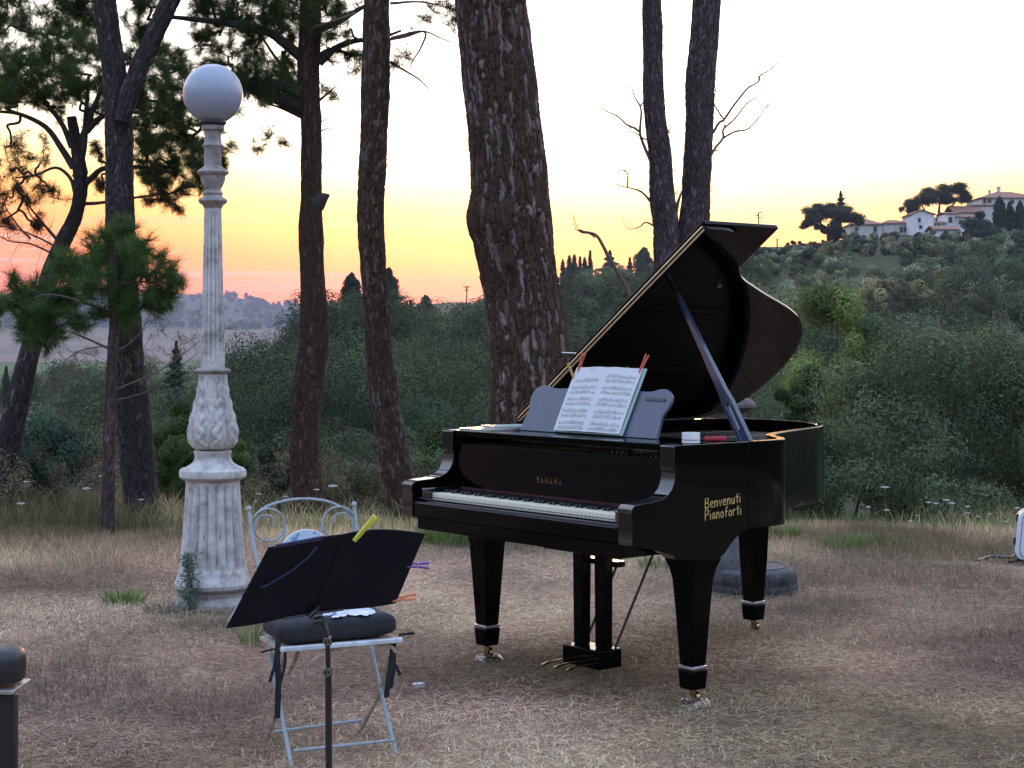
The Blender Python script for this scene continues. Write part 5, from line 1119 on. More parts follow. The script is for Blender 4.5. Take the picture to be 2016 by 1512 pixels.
for a0, a1, nm in ((-0.275, 0.0, 'cover'), (0.003, 0.285, 'cover')):
    mb = MB(); n_a, n_b = 16, 10; V = []
    for w0 in (0.0, -0.004):
        for i in range(n_a + 1):
            for j in range(n_b + 1):
                a = a0 + (a1 - a0) * i / n_a; b = FH * j / n_b
                bow = 0.012 * math.sin(math.pi * (a - a0) / (a1 - a0)) * (j / n_b); top = 0.012 * math.sin(a * 9) * (j / n_b)
                sk = (0.036 * b / FH - 0.0) * max(0.0, -a / 0.27); b *= 1 - 0.10 * max(0, a) / 0.285; V.append(rel(fo_(a + sk, b + top, w0 + bow + 0.006 * math.cos(a * 14))))
    n1 = (n_a + 1) * (n_b + 1); Fs = []
    for i in range(n_a):
        for j in range(n_b):
            q = (i * (n_b + 1) + j, (i + 1) * (n_b + 1) + j, (i + 1) * (n_b + 1) + j + 1, i * (n_b + 1) + j + 1); Fs.append(q); Fs.append(tuple(n1 + v for v in q)[::-1])
    bd = [i * (n_b + 1) for i in range(n_a + 1)] + [n_a * (n_b + 1) + j for j in range(1, n_b + 1)] + [i * (n_b + 1) + n_b for i in range(n_a - 1, -1, -1)] + list(range(n_b - 1, 0, -1))
    Fs += [(bd[(k + 1) % len(bd)], bd[k], n1 + bd[k], n1 + bd[(k + 1) % len(bd)]) for k in range(len(bd))]
    mb.add(V, Fs); obj(nm, mb, m_navy, fd, ang=40)
mb = MB(); mb.add([rel(fo_(a, b, w)) for w in (0.009, 0.012) for a, b in ((-0.262, 0.006), (0.265, 0.006), (0.262, FH - 0.045), (-0.205, FH - 0.03))], [(3, 2, 1, 0), (4, 5, 6, 7), (0, 1, 5, 4), (1, 2, 6, 5), (2, 3, 7, 6), (3, 0, 4, 7)]); obj('pages', mb, m_paper, fd, smooth=False)
m_band = mat('blue elastic', (0.010, 0.016, 0.085), rough=0.6, var=0.3, scale=60)
mb = MB(); mb.tube([rel(fo_(a, b, -0.010)) for a, b in ((-0.085, 0.232), (-0.10, 0.20), (-0.135, 0.165), (-0.175, 0.140), (-0.20, 0.125), (-0.22, 0.122))], 0.003, n=6); obj('elastic_band', mb, m_band, fd)
mb = MB(); mb.add([rel(fo_(a, b, w)) for w in (-0.004, -0.0075) for a, b in ((-0.222, 0.240), (-0.215, 0.250), (-0.07, 0.262), (-0.075, 0.250))], [(0, 1, 2, 3), (7, 6, 5, 4), (1, 0, 4, 5), (2, 1, 5, 6), (3, 2, 6, 7), (0, 3, 7, 4)]); obj('flap', mb, m_band, fd, smooth=False)
pY = fo_(0.045, FH + 0.008, -0.004); PG2 = 'clothes pegs holding the folder'
peg('yellow clothes peg clipped on the top edge of the navy folder', pY + dv * -0.018, dv * 1.0 + wv * 0.55, wv, (0.62, 0.60, 0.07), 0.075, PG2)
peg('purple clothes peg sticking out from the right edge of the folder', fo_(0.275, 0.128, -0.003), wv * 1.0 + dv * -0.12 + fv * 0.15, (0, 0, 1), (0.16, 0.04, 0.32), 0.070, PG2)
peg('orange clothes peg at the lower right corner of the folder', fo_(0.268, 0.012, -0.003), wv * 1.0 + dv * 0.05 + fv * 0.25, (0, 0, 1), (0.75, 0.20, 0.06), 0.072, PG2)

# ================================================================ small things on the ground and at the frame edges
def small_block(name, label, cat_, px_, Y, sz, rz, mt, z=0.0):
    p = gnd(px_, Y); t = thing(name, label, cat_, (p[0], p[1], gz1(p[0], p[1])), rz); return t
t = small_block('wooden_block', 'small pale block lying on the grass right of the chair', 'block', 824, 7.10, None, R(30), None)
mb = MB(); mb.box((0, 0, 0.012), (0.050, 0.028, 0.022)); obj('block', mb, m_paper, t, bevel=0.003)
setp(t, cat='block')
t = small_block('chair_shim', 'pale wooden shim with two holes under the right front foot of the chair', 'shim', 779, 5.86, None, CA, None)
mb = MB(); mb.box((0, 0.022, 0.006), (0.09, 0.012, 0.012)); mb.box((0, -0.022, 0.006), (0.09, 0.012, 0.012)); mb.box((-0.039, 0, 0.006), (0.012, 0.032, 0.012)); mb.box((0.039, 0, 0.006), (0.012, 0.032, 0.012)); mb.box((0, 0, 0.006), (0.014, 0.032, 0.0115)); obj('plate', mb, m_wood, t, smooth=False)

YK = 4.6
p = gnd(-14, YK); st_t = thing('padded_stool', 'black padded stool cut off by the lower left edge of the photo', 'stool', (p[0], p[1], gz1(p[0], p[1])))
def zk(py): return H - (py - HZ) / F * YK
def xk(px_): return (px_ + 14) / F * YK
mb = MB(); r_ = xk(50); mb.lathe([(r_ * 0.90, zk(1338)), (r_ * 0.97, zk(1330)), (r_, zk(1310)), (r_ * 0.99, zk(1292)), (r_ * 0.93, zk(1280)), (r_ * 0.80, zk(1273)), (r_ * 0.45, zk(1269)), (0.001, zk(1268))], 40); obj('pad', mb, mat('black vinyl', (0.010, 0.011, 0.014), rough=0.42, var=0.3, scale=20, bump=0.001, bscale=60), st_t, ang=60)
mb = MB(); mb.box((0, 0, zk(1350)), (2 * xk(44), 2 * xk(44), 0.012)); obj('seat_plate', mb, mat('bare aluminium', (0.45, 0.43, 0.42), rough=0.45, metal=0.8, var=0.4, scale=40), st_t, bevel=0.002)
mb = MB(); mb.tube([(xk(38), -0.03, zk(1347)), (xk(38), -0.03, zk(1341))], 0.005, n=10); obj('bolt', mb, m_steel, st_t)
for sx_, sy_ in ((1, -1), (-1, -1), (1, 1), (-1, 1)):
    if sy_ > 0 and sx_ > 0: continue
    w_ = xk(43) - xk(5); mb = MB(); mb.lohi((min(sx_ * xk(43), sx_ * (xk(43) - w_)), min(sy_ * 0.03, sy_ * 0.06), 0), (max(sx_ * xk(43), sx_ * (xk(43) - w_)), max(sy_ * 0.03, sy_ * 0.06), zk(1355) - 0.003)); obj('leg', mb, m_bm, st_t, bevel=0.003)
mb = MB(); mb.lohi((-xk(4), -0.052, zk(1400)), (xk(4), -0.034, zk(1358))); obj('crossbar', mb, m_bm, st_t, bevel=0.002)

YF = 11.0; p = gnd(2052, YF); fz = gz1(p[0], p[1])
t = thing('flight_case', 'white plastic case with black seam and latches at the right edge', 'case', (p[0], p[1], fz), R(-12))
O_ = []
def rrect(w, h, r, n=6, lean=0.0):
    O = []
    for cx_, cy__, a0 in ((w / 2 - r, h - r, 0), (-w / 2 + r, h - r, 90), (-w / 2 + r, r, 180), (w / 2 - r, r, 270)):
        for k_ in range(n + 1): a = R(a0 + 90.0 * k_ / n); y_ = cy__ + r * math.sin(a); O.append((cx_ + r * math.cos(a) + lean * y_, y_))
    return O
m_case = mat('white case', (0.62, 0.66, 0.72), rough=0.4, var=0.12, scale=9)
for y0, y1 in ((-0.07, -0.004), (0.004, 0.07)):
    mb = MB(); mb.prism([(a, b + 0.03) for a, b in rrect(0.36, 0.33, 0.06, lean=0.09)], y0, y1, fn=lambda a, b, c: (a, c, b)); obj('shell', mb, m_case, t, bevel=0.008)
mb = MB(); mb.prism([(a, b + 0.027) for a, b in rrect(0.366, 0.336, 0.062, lean=0.09)], -0.0035, 0.0035, fn=lambda a, b, c: (a, c, b)); 
mb.prism([(a * 0.86 + 0.004, (b - 0.165) * 0.88 + 0.195) for a, b in rrect(0.36, 0.33, 0.05, lean=0.09)], -0.0735, -0.0705, fn=lambda a, b, c: (a, c, b)); obj('seam', mb, m_blackin, t, smooth=False)
mb = MB(); mb.prism([(a * 0.84 + 0.004, (b - 0.165) * 0.86 + 0.195) for a, b in rrect(0.36, 0.33, 0.05, lean=0.09)], -0.0765, -0.0738, fn=lambda a, b, c: (a, c, b)); obj('front_panel', mb, m_case, t, smooth=False)
for z_, x_ in ((0.15, -0.172), (0.30, -0.155)):
    mb = MB(); mb.box((x_, -0.02, z_), (0.02, 0.03, 0.05)); obj('latch', mb, m_blackin, t, bevel=0.003)
mb = MB(); mb.tube(catmull([(-0.05, -0.078, 0.24), (-0.045, -0.105, 0.245), (0.065, -0.105, 0.245), (0.07, -0.078, 0.24)], 4), 0.008, n=8); obj('handle', mb, m_blackin, t)
mb = MB(); mb.box((0.0, 0, 0.014), (0.22, 0.10, 0.028)); obj('foot', mb, m_blackin, t, smooth=False)
cb = thing('power_cable', 'loose black cable trailing over the grass beside the white case', 'cable', tuple(gnd(1990, 10.9)))
Pc = [(1925, 1109, 0), (1945, 1101, 0), (1962, 1100, 0), (1985, 1102, 0), (2000, 1098, 0), (2014, 1094, 0), (2030, 1092, 0), (2046, 1096, 0)]
def gp(px_, py_): Yg = F * H / (py_ - HZ); q = gnd(px_, Yg); q[2] = gz1(q[0], q[1]) + 0.03; return q
mb = MB(); mb.tube(catmull([gp(a, b) for a, b, _ in Pc], 5), 0.010, n=7); obj('strand', mb, m_blackin, cb, world=True)
mb = MB(); mb.tube(catmull([gp(a, b) for a, b in ((1988, 1112), (2004, 1108), (2022, 1105), (2040, 1110), (2060, 1106))], 5), 0.010, n=7); obj('loop', mb, m_blackin, cb, world=True)

# ================================================================ shrubs just beyond the terrace
def shrub(name, label, cat_, px_, py_, rxp, rzp, Y, base, n, leaf, nb=16, asp=0.35, seed=0, bumps=0.38, group=None, stem=True, shell=0.6, var=0.5):
    g = np.random.default_rng(seed); c0 = at(px_, py_, Y); z0 = gz1(c0[0], c0[1]); t = thing(name, label, cat_, (c0[0], c0[1], z0), 0, group)
    rx, rz = rxp / F * Y, rzp / F * Y; v, q, c = tree_cloud(g, rx, rz, base, n, leaf, nb=nb, bumps=bumps, asp=asp, var=var, shell=shell)
    obj('foliage', mesh_np('foliage', v + np.array([0, 0, c0[2] - z0]), q, c), m_leaf, t, smooth=False)
    if stem:
        mb = MB(); h = c0[2] - z0
        for k_ in range(5): d = rand_dirs(1, g)[0]; mb.tube([(0.05 * d[0], 0.05 * d[1], -0.1), (0.3 * rx * d[0], 0.3 * rx * d[1], h * 0.5), (0.7 * rx * d[0], 0.7 * rx * d[1], h + 0.5 * rz * abs(d[2]))], [0.03, 0.022, 0.008], n=6)
        obj('stem', mb, m_dbranch, t, smooth=False)
    return t
GG = (0.115, 0.145, 0.075)
shrub('willow_shrub', 'largest grey green willow shrub rising behind the piano tail on the right', 'shrub', 1790, 830, 185, 235, 19.0, GG, 42000, 0.050, 34, seed=1)
shrub('willow_shrub', 'dark grey green shrub at the right edge behind the white case', 'shrub', 2010, 850, 150, 225, 19.6, (0.10, 0.125, 0.062), 30000, 0.050, 26, seed=2)
shrub('willow_shrub', 'grey green shrub beyond the right edge of the photo, nearer side', 'shrub', 2230, 840, 170, 230, 19.2, (0.07, 0.098, 0.052), 15000, 0.060, 22, seed=21)
shrub('thicket', 'blue green thicket beyond the left edge of the photo', 'shrub', -230, 900, 170, 140, 19, (0.035, 0.062, 0.042), 12000, 0.065, 20, seed=22)
shrub('low_shrub', 'low dusky shrub filling the foot of the largest willow shrub', 'shrub', 1860, 965, 140, 85, 17.6, (0.085, 0.11, 0.055), 15000, 0.045, 18, seed=23)
shrub('low_shrub', 'dark low shrub touching the lower right side of the piano tail', 'shrub', 1640, 950, 125, 115, 17.2, (0.085, 0.11, 0.055), 16000, 0.045, 18, seed=3)
shrub('tall_shrub', 'tall yellow green feathery shrub right of the raised piano lid', 'shrub', 1628, 720, 92, 185, 26, (0.17, 0.215, 0.07), 30000, 0.075, 30, seed=4, asp=0.18)
shrub('tall_shrub', 'dull green shrub standing between the yellow green shrub and the willow shrub', 'shrub', 1735, 700, 66, 110, 26, (0.065, 0.10, 0.045), 12000, 0.075, 14, seed=5, asp=0.25)
shrub('tall_shrub', 'green shrub at the foot of the yellow green shrub beside the pale track', 'shrub', 1585, 800, 60, 85, 23, (0.075, 0.12, 0.045), 9000, 0.065, 12, seed=6, asp=0.25)
shrub('tall_shrub', 'dark bush between the twin trunk and the piano lid', 'shrub', 1500, 930, 100, 110, 21, (0.04, 0.06, 0.035), 9000, 0.06, 14, seed=7)
shrub('broom_shrub', 'green broom bush filling the gap between forked pine and lamp post', 'shrub', 352, 890, 62, 125, 17.5, (0.065, 0.105, 0.035), 18000, 0.060, 18, seed=8, asp=0.16)
shrub('broom_shrub', 'yellow green broom tip showing right of the lamp post moulding', 'shrub', 474, 935, 34, 80, 17.2, (0.10, 0.15, 0.04), 7000, 0.055, 10, seed=9, asp=0.16)
shrub('thicket', 'blue green thicket below the terrace at the left edge', 'shrub', 90, 915, 140, 115, 19, (0.035, 0.062, 0.042), 22000, 0.055, 24, seed=10)
shrub('thicket', 'dark leafy thicket between the lamp post and the stub trunk', 'shrub', 520, 930, 66, 80, 19, (0.036, 0.058, 0.036), 9000, 0.055, 14, seed=11)
shrub('leafy_bush', 'light green leafy bush left of the piano keyboard', 'shrub', 860, 920, 78, 75, 17.4, (0.085, 0.12, 0.05), 12000, 0.045, 16, seed=12)
shrub('leafy_bush', 'small bright green bush between the stub trunk and the slim trunk', 'shrub', 704, 955, 44, 38, 16.6, (0.10, 0.15, 0.05), 5000, 0.04, 9, seed=13)
shrub('leafy_bush', 'dark green bush behind the great trunk and piano', 'shrub', 950, 930, 90, 100, 20, (0.04, 0.062, 0.036), 9000, 0.055, 14, seed=14)
# grey bare bush among them
g = np.random.default_rng(51); c0 = at(690, 905, 18.0); t = thing('bare_bush', 'pale leafless bush between the stub trunk and the slim trunk', 'shrub', (c0[0], c0[1], gz1(c0[0], c0[1])))
mb = MB(); tips = []
for k_ in range(9): twigs(mb, at(705 + g.normal() * 6, 985, 18.0), np.array([g.normal() * 0.5, g.normal() * 0.3, 1.0]), 0.42, 0.006, g, 2, tips, 0.6, 3)
obj('twigs', mb, mat('pale dead wood', (0.26, 0.25, 0.25), rough=0.9, var=0.3, scale=30), t, world=True, smooth=False)

# ================================================================ distant single trees
def conifer(name, label, px_, top, base, hw, Y, col, n, seed, shape='cone', group=None, cat_='tree'):
    g = np.random.default_rng(seed); n = int(n * 2); b0 = at(px_, base, Y); h = (base - top) / F * Y; w = hw / F * Y
    t = thing(name, label, cat_, tuple(b0), 0, group)
    u = g.random(n) ** (0.75 if shape == 'cone' else 1.0)
    if shape == 'cone': rad = w * (1 - u) * (0.75 + 0.35 * np.sin(u * 40 + g.uniform(0, 6)))
    elif shape == 'tiers': rad = w * (1 - u) * (0.35 + 0.65 * (np.sin(u * 44) > -0.2))
    else: rad = w * np.clip(np.sin(np.pi * np.clip(u * 0.93 + 0.07, 0, 1)) ** 0.5 * (1.05 - 0.45 * u), 0.02, 2)
    a = g.random(n) * 2 * np.pi; lump = vnoise(np.stack([np.cos(a) * 2.2, np.sin(a) * 2.2, u * 9], 1), seed); rr = rad * (0.5 + 0.5 * g.random(n) + 0.16 * g.normal(size=n) + 0.75 * lump); P = np.stack([rr * np.cos(a), rr * np.sin(a), 0.04 * h + u * h * 0.96], 1)
    v, q = leaf_quads(P, max(0.0014 * Y, 0.06), g, 0.5, nrm=np.stack([np.cos(a), np.sin(a), 0.3 + 0 * a], 1)); c = np.repeat(shade(n, col, g, 0.4), 4, 0)
    obj('crown', mesh_np('crown', v, q, c), m_leaf, t, smooth=False)
    mb = MB(); mb.tube([(0, 0, -0.04 * h - 0.4), (0, 0, h * 0.85)], [max(w * 0.12, 0.05), 0.03], n=6); obj('trunk', mb, m_dbranch, t, smooth=False)
    return t
DK = (0.035, 0.05, 0.03)
RG = 'cypresses in the row on the skyline beside the great trunk'
for i, (px_, top, hw, lab) in enumerate(((1108, 512, 4, 'shortest dark cypress of the skyline row, next to the great trunk'), (1121, 504, 6, 'broad cypress second from the left in the skyline row'), (1131, 502, 6, 'broad cypress third from the left in the skyline row'),
        (1142, 506, 3, 'thin cypress in the middle of the skyline row'), (1151, 508, 6, 'ragged cypress right of the middle of the skyline row'), (1162, 494, 4, 'tallest pointed cypress at the right end of the skyline row'))):
    conifer('cypress', lab, px_, top, 566, hw * 1.15, 395, DK, 1600, 60 + i, 'col', RG)
conifer('fir_tree', 'broad dark fir on the skyline right of the cypress row', 1201, 494, 566, 34, 390, DK, 5000, 70)
conifer('fir_tree', 'small dark fir between the broad fir and the round tree on the skyline', 1240, 508, 560, 12, 392, DK, 2000, 71)
conifer('round_tree', 'round crowned tree on the skyline touching the twin trunk', 1268, 488, 566, 24, 392, (0.06, 0.07, 0.035), 4000, 72, 'col')
conifer('conifer', 'ragged conifer on the hilltop left of the slim trunk', 692, 538, 620, 19, 158, DK, 7000, 73, 'col')
conifer('conifer', 'taller conifer on the hilltop right of the slim trunk', 766, 528, 640, 22, 156, DK, 9000, 74, 'col')
conifer('cypress', 'tiny dark cypress on the far skyline between the slim and great trunks', 809, 592, 616, 4, 290, DK, 500, 75, 'col')
conifer('round_tree', 'small round tree on the skyline left of the utility pole', 838, 582, 618, 14, 285, (0.05, 0.06, 0.035), 1200, 76, 'col')
conifer('dark_conifer', 'dark conifer in the valley between forked pine and lamp post', 347, 672, 770, 22, 120, (0.03, 0.045, 0.03), 4200, 77)
conifer('cypress', 'slim cypress low in the valley at the far left', 12, 722, 800, 7, 180, (0.03, 0.045, 0.03), 1500, 78, 'col')
# umbrella pines and cedar by the houses
def umbrella(label, px_, top, bot, hw, base, Y, seed, trunks, lobes, n=14000):
    g = np.random.default_rng(seed); b0 = at(px_, base, Y); t = thing('umbrella_pine', label, 'tree', tuple(b0))
    B = []
    for (lx, ly, lw, lh) in lobes:
        c = at(lx, ly, Y) - b0
        for k_ in range(7): B.append([c[0] + g.normal() * lw / F * Y * 0.4, c[1] + g.normal() * lw / F * Y * 0.5, c[2] + g.normal() * lh / F * Y * 0.35, lw / F * Y * 0.6, lh / F * Y * 0.62])
    n = int(n * 2.0); globals().update(_fuzz=0.30); P, k = blob_points(B, n, g, 0.5); globals().update(_fuzz=0.12); v, q = leaf_quads(P, 0.36, g, 0.5, nrm=_dirs + np.array([0, 0, 0.4])); c = np.repeat(shade(n, (0.045, 0.055, 0.028), g, 0.4, 0.15, k, 0.6 + 0.8 * g.random(len(B))), 4, 0)
    obj('crown', mesh_np('crown', v, q, c), m_leaf, t, smooth=False)
    mb = MB()
    for (x0, y0, x1, y1, r0) in trunks: a = at(x0, y0, Y) - b0; b = at(x1, y1, Y) - b0; mb.tube([tuple(a), tuple((a + b) / 2 + g.normal(size=3) * 0.2), tuple(b)], [r0, r0 * 0.8, r0 * 0.5], n=7)
    obj('trunk', mb, m_dbranch, t, smooth=False)
    return t, b0
umbrella('round umbrella pine left of the long house', 1636, 400, 450, 62, 476, 335, 80, [(1632, 480, 1630, 440, 0.5), (1630, 450, 1605, 425, 0.25), (1632, 450, 1665, 430, 0.25), (1640, 480, 1650, 440, 0.3)],
    [(1600, 428, 24, 14), (1622, 412, 26, 12), (1650, 412, 28, 12), (1676, 426, 22, 12), (1588, 440, 12, 10), (1640, 424, 28, 10), (1610, 448, 10, 8), (1690, 436, 10, 8)])
shrub('ivy_tree', 'dark ivy covered tree under the round umbrella pine', 'tree', 1640, 455, 26, 26, 333, (0.03, 0.04, 0.025), 5000, 0.55, 10, seed=81)
conifer('cedar', 'pointed cedar tip above the round umbrella pine', 1655, 377, 440, 22, 345, DK, 1800, 82, 'tiers')
umbrella('long umbrella pine behind the white gabled house', 1846, 366, 420, 70, 435, 368, 83, [(1868, 440, 1872, 405, 0.45), (1872, 410, 1885, 392, 0.25), (1845, 440, 1850, 400, 0.4), (1830, 430, 1815, 405, 0.3)],
    [(1800, 402, 20, 16), (1822, 388, 24, 15), (1850, 378, 26, 13), (1880, 374, 26, 12), (1902, 388, 16, 12), (1790, 412, 12, 10), (1860, 392, 20, 10)], 16000)
for i, (px_, top, base, hw, lab) in enumerate(((1968, 388, 450, 12, 'tall cypress left in front of the big house'), (1988, 398, 455, 9, 'middle cypress in front of the big house'), (2008, 396, 455, 11, 'right cypress in front of the big house'))):
    conifer('cypress', lab, px_, top, base, hw, 352, (0.028, 0.045, 0.03), 3000, 84 + i, 'col', 'cypresses before the big house')
shrub('dark_tree', 'broad dark tree right of the white garage', 'tree', 1930, 455, 44, 36, 330, (0.03, 0.045, 0.03), 9000, 0.5, 14, seed=90)
shrub('dark_tree', 'dark tree between the garage and the ruined white wall', 'tree', 1880, 500, 16, 20, 300, (0.035, 0.05, 0.03), 3500, 0.45, 8, seed=91)
shrub('light_tree', 'pale green round tree below the big house at the right edge', 'tree', 1975, 490, 52, 30, 290, (0.10, 0.15, 0.06), 9000, 0.45, 14, seed=92)
shrub('round_bush', 'round dark bush in front of the white gabled house', 'shrub', 1820, 478, 24, 20, 322, (0.04, 0.06, 0.035), 5000, 0.4, 9, seed=93)
# far wood edge bushes along the crest between lid and umbrella pine
for i, (px_, lab) in enumerate(((1560, 'left small skyline bush right of the lid corner'), (1580, 'right small skyline bush right of the lid corner'))):
    shrub('skyline_bush', lab, 'shrub', px_, 481, 11, 8, 338, (0.05, 0.055, 0.03), 1200, 0.4, 6, seed=95 + i, group='small skyline bushes', stem=False)

# ================================================================ houses on the hill
m_wallc = mat('cream render', (0.60, 0.57, 0.52), rough=0.9, var=0.25, scale=0.7); m_wallw = mat('white render', (0.72, 0.72, 0.72), rough=0.9, var=0.2, scale=0.8); m_wallb = mat('bluish white garage wall', (0.66, 0.71, 0.78), rough=0.9, var=0.15, scale=0.8)
m_roof = mat('terracotta tiles', (0.30, 0.14, 0.10), rough=0.9, var=0.4, scale=3.0, stretch=(6, 1, 1)); m_glassd = mat('dark window glass', (0.03, 0.035, 0.045), rough=0.15, var=0.3, scale=1); m_frame = mat('window frame paint', (0.30, 0.26, 0.22), rough=0.7, var=0.2, scale=4)
HB = 0.0
def house(label, x0, x1, eave, base, ridge, Y, depth, roof, wins=(), wall_m=None, cat_='house', chim=(), peak=None, over=0.4, doors=()):
    a, b = at(x0, base, Y), at(x1, base, Y); w = b[0] - a[0]; cx_ = (a[0] + b[0]) / 2; he = (base - eave) / F * Y; hr = (eave - ridge) / F * Y
    t = thing('house', label, cat_, (cx_, Y, a[2])); W2 = w / 2
    mb = MB(); mb.lohi((-W2, 0, -2.5), (W2, depth, he)); 
    if roof == 'gable_front':
        pk = (peak - x0) / (x1 - x0) * w - W2 if peak else 0
        mb.add([(-W2, 0.0, he), (W2, 0, he), (pk, 0, he + hr), (-W2, depth, he), (W2, depth, he), (pk, depth, he + hr)], [(0, 1, 2), (4, 3, 5), (0, 2, 5, 3), (1, 4, 5, 2)])
    obj('wall', mb, wall_m or m_wallc, t, smooth=False)
    rf = MB(); o = over; th = 0.18
    def slab(P): n = len(P); rf.add([(x, y, z + 0.02) for x, y, z in P] + [(x, y, z + th) for x, y, z in P], [tuple(range(n))[::-1], tuple(range(n, 2 * n))] + [(i, (i + 1) % n, n + (i + 1) % n, n + i) for i in range(n)])
    if roof == 'gable_front':
        sl = hr / max(abs(-W2 - pk), 0.1); slab([(-W2 - o, -o, he - o * sl), (pk, -o, he + hr), (pk, depth + o, he + hr), (-W2 - o, depth + o, he - o * sl)]); sr = hr / max(W2 - pk, 0.1)
        slab([(pk, -o, he + hr), (W2 + o, -o, he - o * sr), (W2 + o, depth + o, he - o * sr), (pk, depth + o, he + hr)])
    elif roof == 'gable_side':
        s_ = hr / (depth / 2); slab([(-W2 - o, -o, he - o * s_), (W2 + o, -o, he - o * s_), (W2 + o, depth / 2, he + hr), (-W2 - o, depth / 2, he + hr)]); slab([(-W2 - o, depth / 2, he + hr), (W2 + o, depth / 2, he + hr), (W2 + o, depth + o, he - o * s_), (-W2 - o, depth + o, he - o * s_)])
    elif roof == 'hip':
        k = min(depth / 2, W2 * 0.75); A, B_ = (-W2 + k, depth / 2, he + hr), (W2 - k, depth / 2, he + hr); C_ = [(-W2 - o, -o, he), (W2 + o, -o, he), (W2 + o, depth + o, he), (-W2 - o, depth + o, he)]
        rf.add([A, B_] + C_ + [(x, y, z - 0.15) for x, y, z in C_], [(2, 3, 1, 0), (4, 5, 0, 1), (3, 4, 1), (5, 2, 0), (2, 6, 7, 3), (3, 7, 8, 4), (4, 8, 9, 5), (5, 9, 6, 2), (9, 8, 7, 6)])
    elif roof == 'lean': slab([(-W2 - o, -o, he), (W2 + o, -o, he), (W2 + o, depth, he + hr), (-W2 - o, depth, he + hr)])
    r_ = obj('roof', rf, m_roof, t, smooth=False)
    for (c0_, cy0, cw) in chim:
        p = at(c0_, cy0, Y + depth / 2); ww = cw / F * Y / 2; cm = MB(); x_ = p[0] - cx_; zt = p[2] - a[2]; cm.lohi((x_ - ww, depth / 2 - ww, he), (x_ + ww, depth / 2 + ww, zt)); cm.lohi((x_ - ww * 1.3, depth / 2 - ww * 1.3, zt + 0.01), (x_ + ww * 1.3, depth / 2 + ww * 1.3, zt + 0.2)); obj('chimney', cm, m_wallc, r_, smooth=False)
    for (u0, v0, u1, v1) in wins:
        q0, q1 = at(u0, v1, Y), at(u1, v0, Y); xa, xb, za, zb_ = q0[0] - cx_, q1[0] - cx_, q0[2] - a[2], q1[2] - a[2]
        fm = MB(); e_ = 0.12
        fm.lohi((xa - e_, -0.07, za - e_), (xb + e_, 0.05, za)); fm.lohi((xa - e_, -0.07, zb_), (xb + e_, 0.05, zb_ + e_)); fm.lohi((xa - e_, -0.07, za), (xa, 0.05, zb_)); fm.lohi((xb, -0.07, za), (xb + e_, 0.05, zb_)); w_ = obj('window', fm, m_frame, t, smooth=False)
        pm = MB(); pm.lohi((xa, -0.02, za), (xb, 0.03, zb_)); obj('pane', pm, m_glassd, w_, smooth=False)
    return t
house('long low house with a red hipped roof right of the round umbrella pine', 1679, 1737, 441, 474, 428, 345, 9, 'hip', [(1720, 446, 1726, 456), (1697, 464, 1704, 468), (1684, 448, 1689, 454)], m_wallc)
house('right wing of the long house, set back beside the white gabled house', 1738, 1792, 439, 474, 430, 347.5, 9, 'hip', [(1772, 447, 1777, 457), (1780, 447, 1784, 456), (1752, 464, 1757, 467), (1775, 464, 1781, 469)], m_wallc)
house('tall white house with a pointed gable in the middle of the hamlet', 1794, 1839, 422, 476, 414, 343, 8, 'gable_front', [(1808, 430, 1812, 437), (1810, 444, 1815, 450), (1800, 464, 1806, 469)], m_wallw, peak=1814)
house('low house with a porch roof behind the garage', 1824, 1862, 440, 470, 434, 348, 5, 'lean', [(1838, 442, 1842, 448), (1847, 442, 1850, 448)], m_wallc, chim=())
house('narrow white house with a dark window above the garage', 1863, 1886, 421, 455, 417, 350, 7, 'gable_side', [(1868, 428, 1874, 438)], m_wallw)
house('small white house with a red roof right of the narrow house', 1886, 1915, 428, 452, 422, 349, 6, 'gable_side', [(1888, 434, 1895, 441), (1905, 432, 1910, 438)], m_wallw)
house('white garage with a shallow red roof in front of the hamlet', 1841, 1886, 452, 484, 444, 336, 7, 'gable_side', [], m_wallb)
house('long red roofed building behind the long umbrella pine', 1880, 1932, 418, 436, 404, 362, 9, 'gable_side', [], m_wallc)
house('big cream house with a wide red roof at the upper right edge', 1932, 2050, 389, 418, 373, 372, 12, 'hip', [(1936, 391, 1941, 400), (1945, 393, 1951, 399), (1990, 394, 1996, 401)], m_wallc, chim=[(1966, 369, 6), (1948, 376, 4)])
house('terrace wing of the big cream house, just below its left corner', 1918, 1960, 405, 424, 401, 366, 6, 'lean', [(1925, 410, 1929, 416)], m_wallc)
t = thing('ruined_wall', 'broken white wall standing alone on the slope below the garage', 'wall', tuple(at(1848, 514, 300)))
mb = MB(); q = [at(a, b, 300) - at(1848, 514, 300) for a, b in ((1821, 505), (1821, 493), (1832, 493), (1840, 502), (1850, 505), (1852, 514), (1840, 512), (1832, 506))]
mb.prism([(p[0], p[2]) for p in q], -0.3, 0.3, fn=lambda a, b, c: (a, c, b)); obj('low_wall', mb, m_wallb, t, smooth=False)
mb = MB(); q = [at(a, b, 300) - at(1848, 514, 300) for a, b in ((1852, 514), (1852, 505), (1858, 500), (1858, 490), (1876, 491), (1876, 500), (1866, 504), (1862, 514))]
mb.prism([(p[0], p[2]) for p in q], -0.25, 0.35, fn=lambda a, b, c: (a, c, b)); obj('high_wall', mb, m_wallw, t, smooth=False)
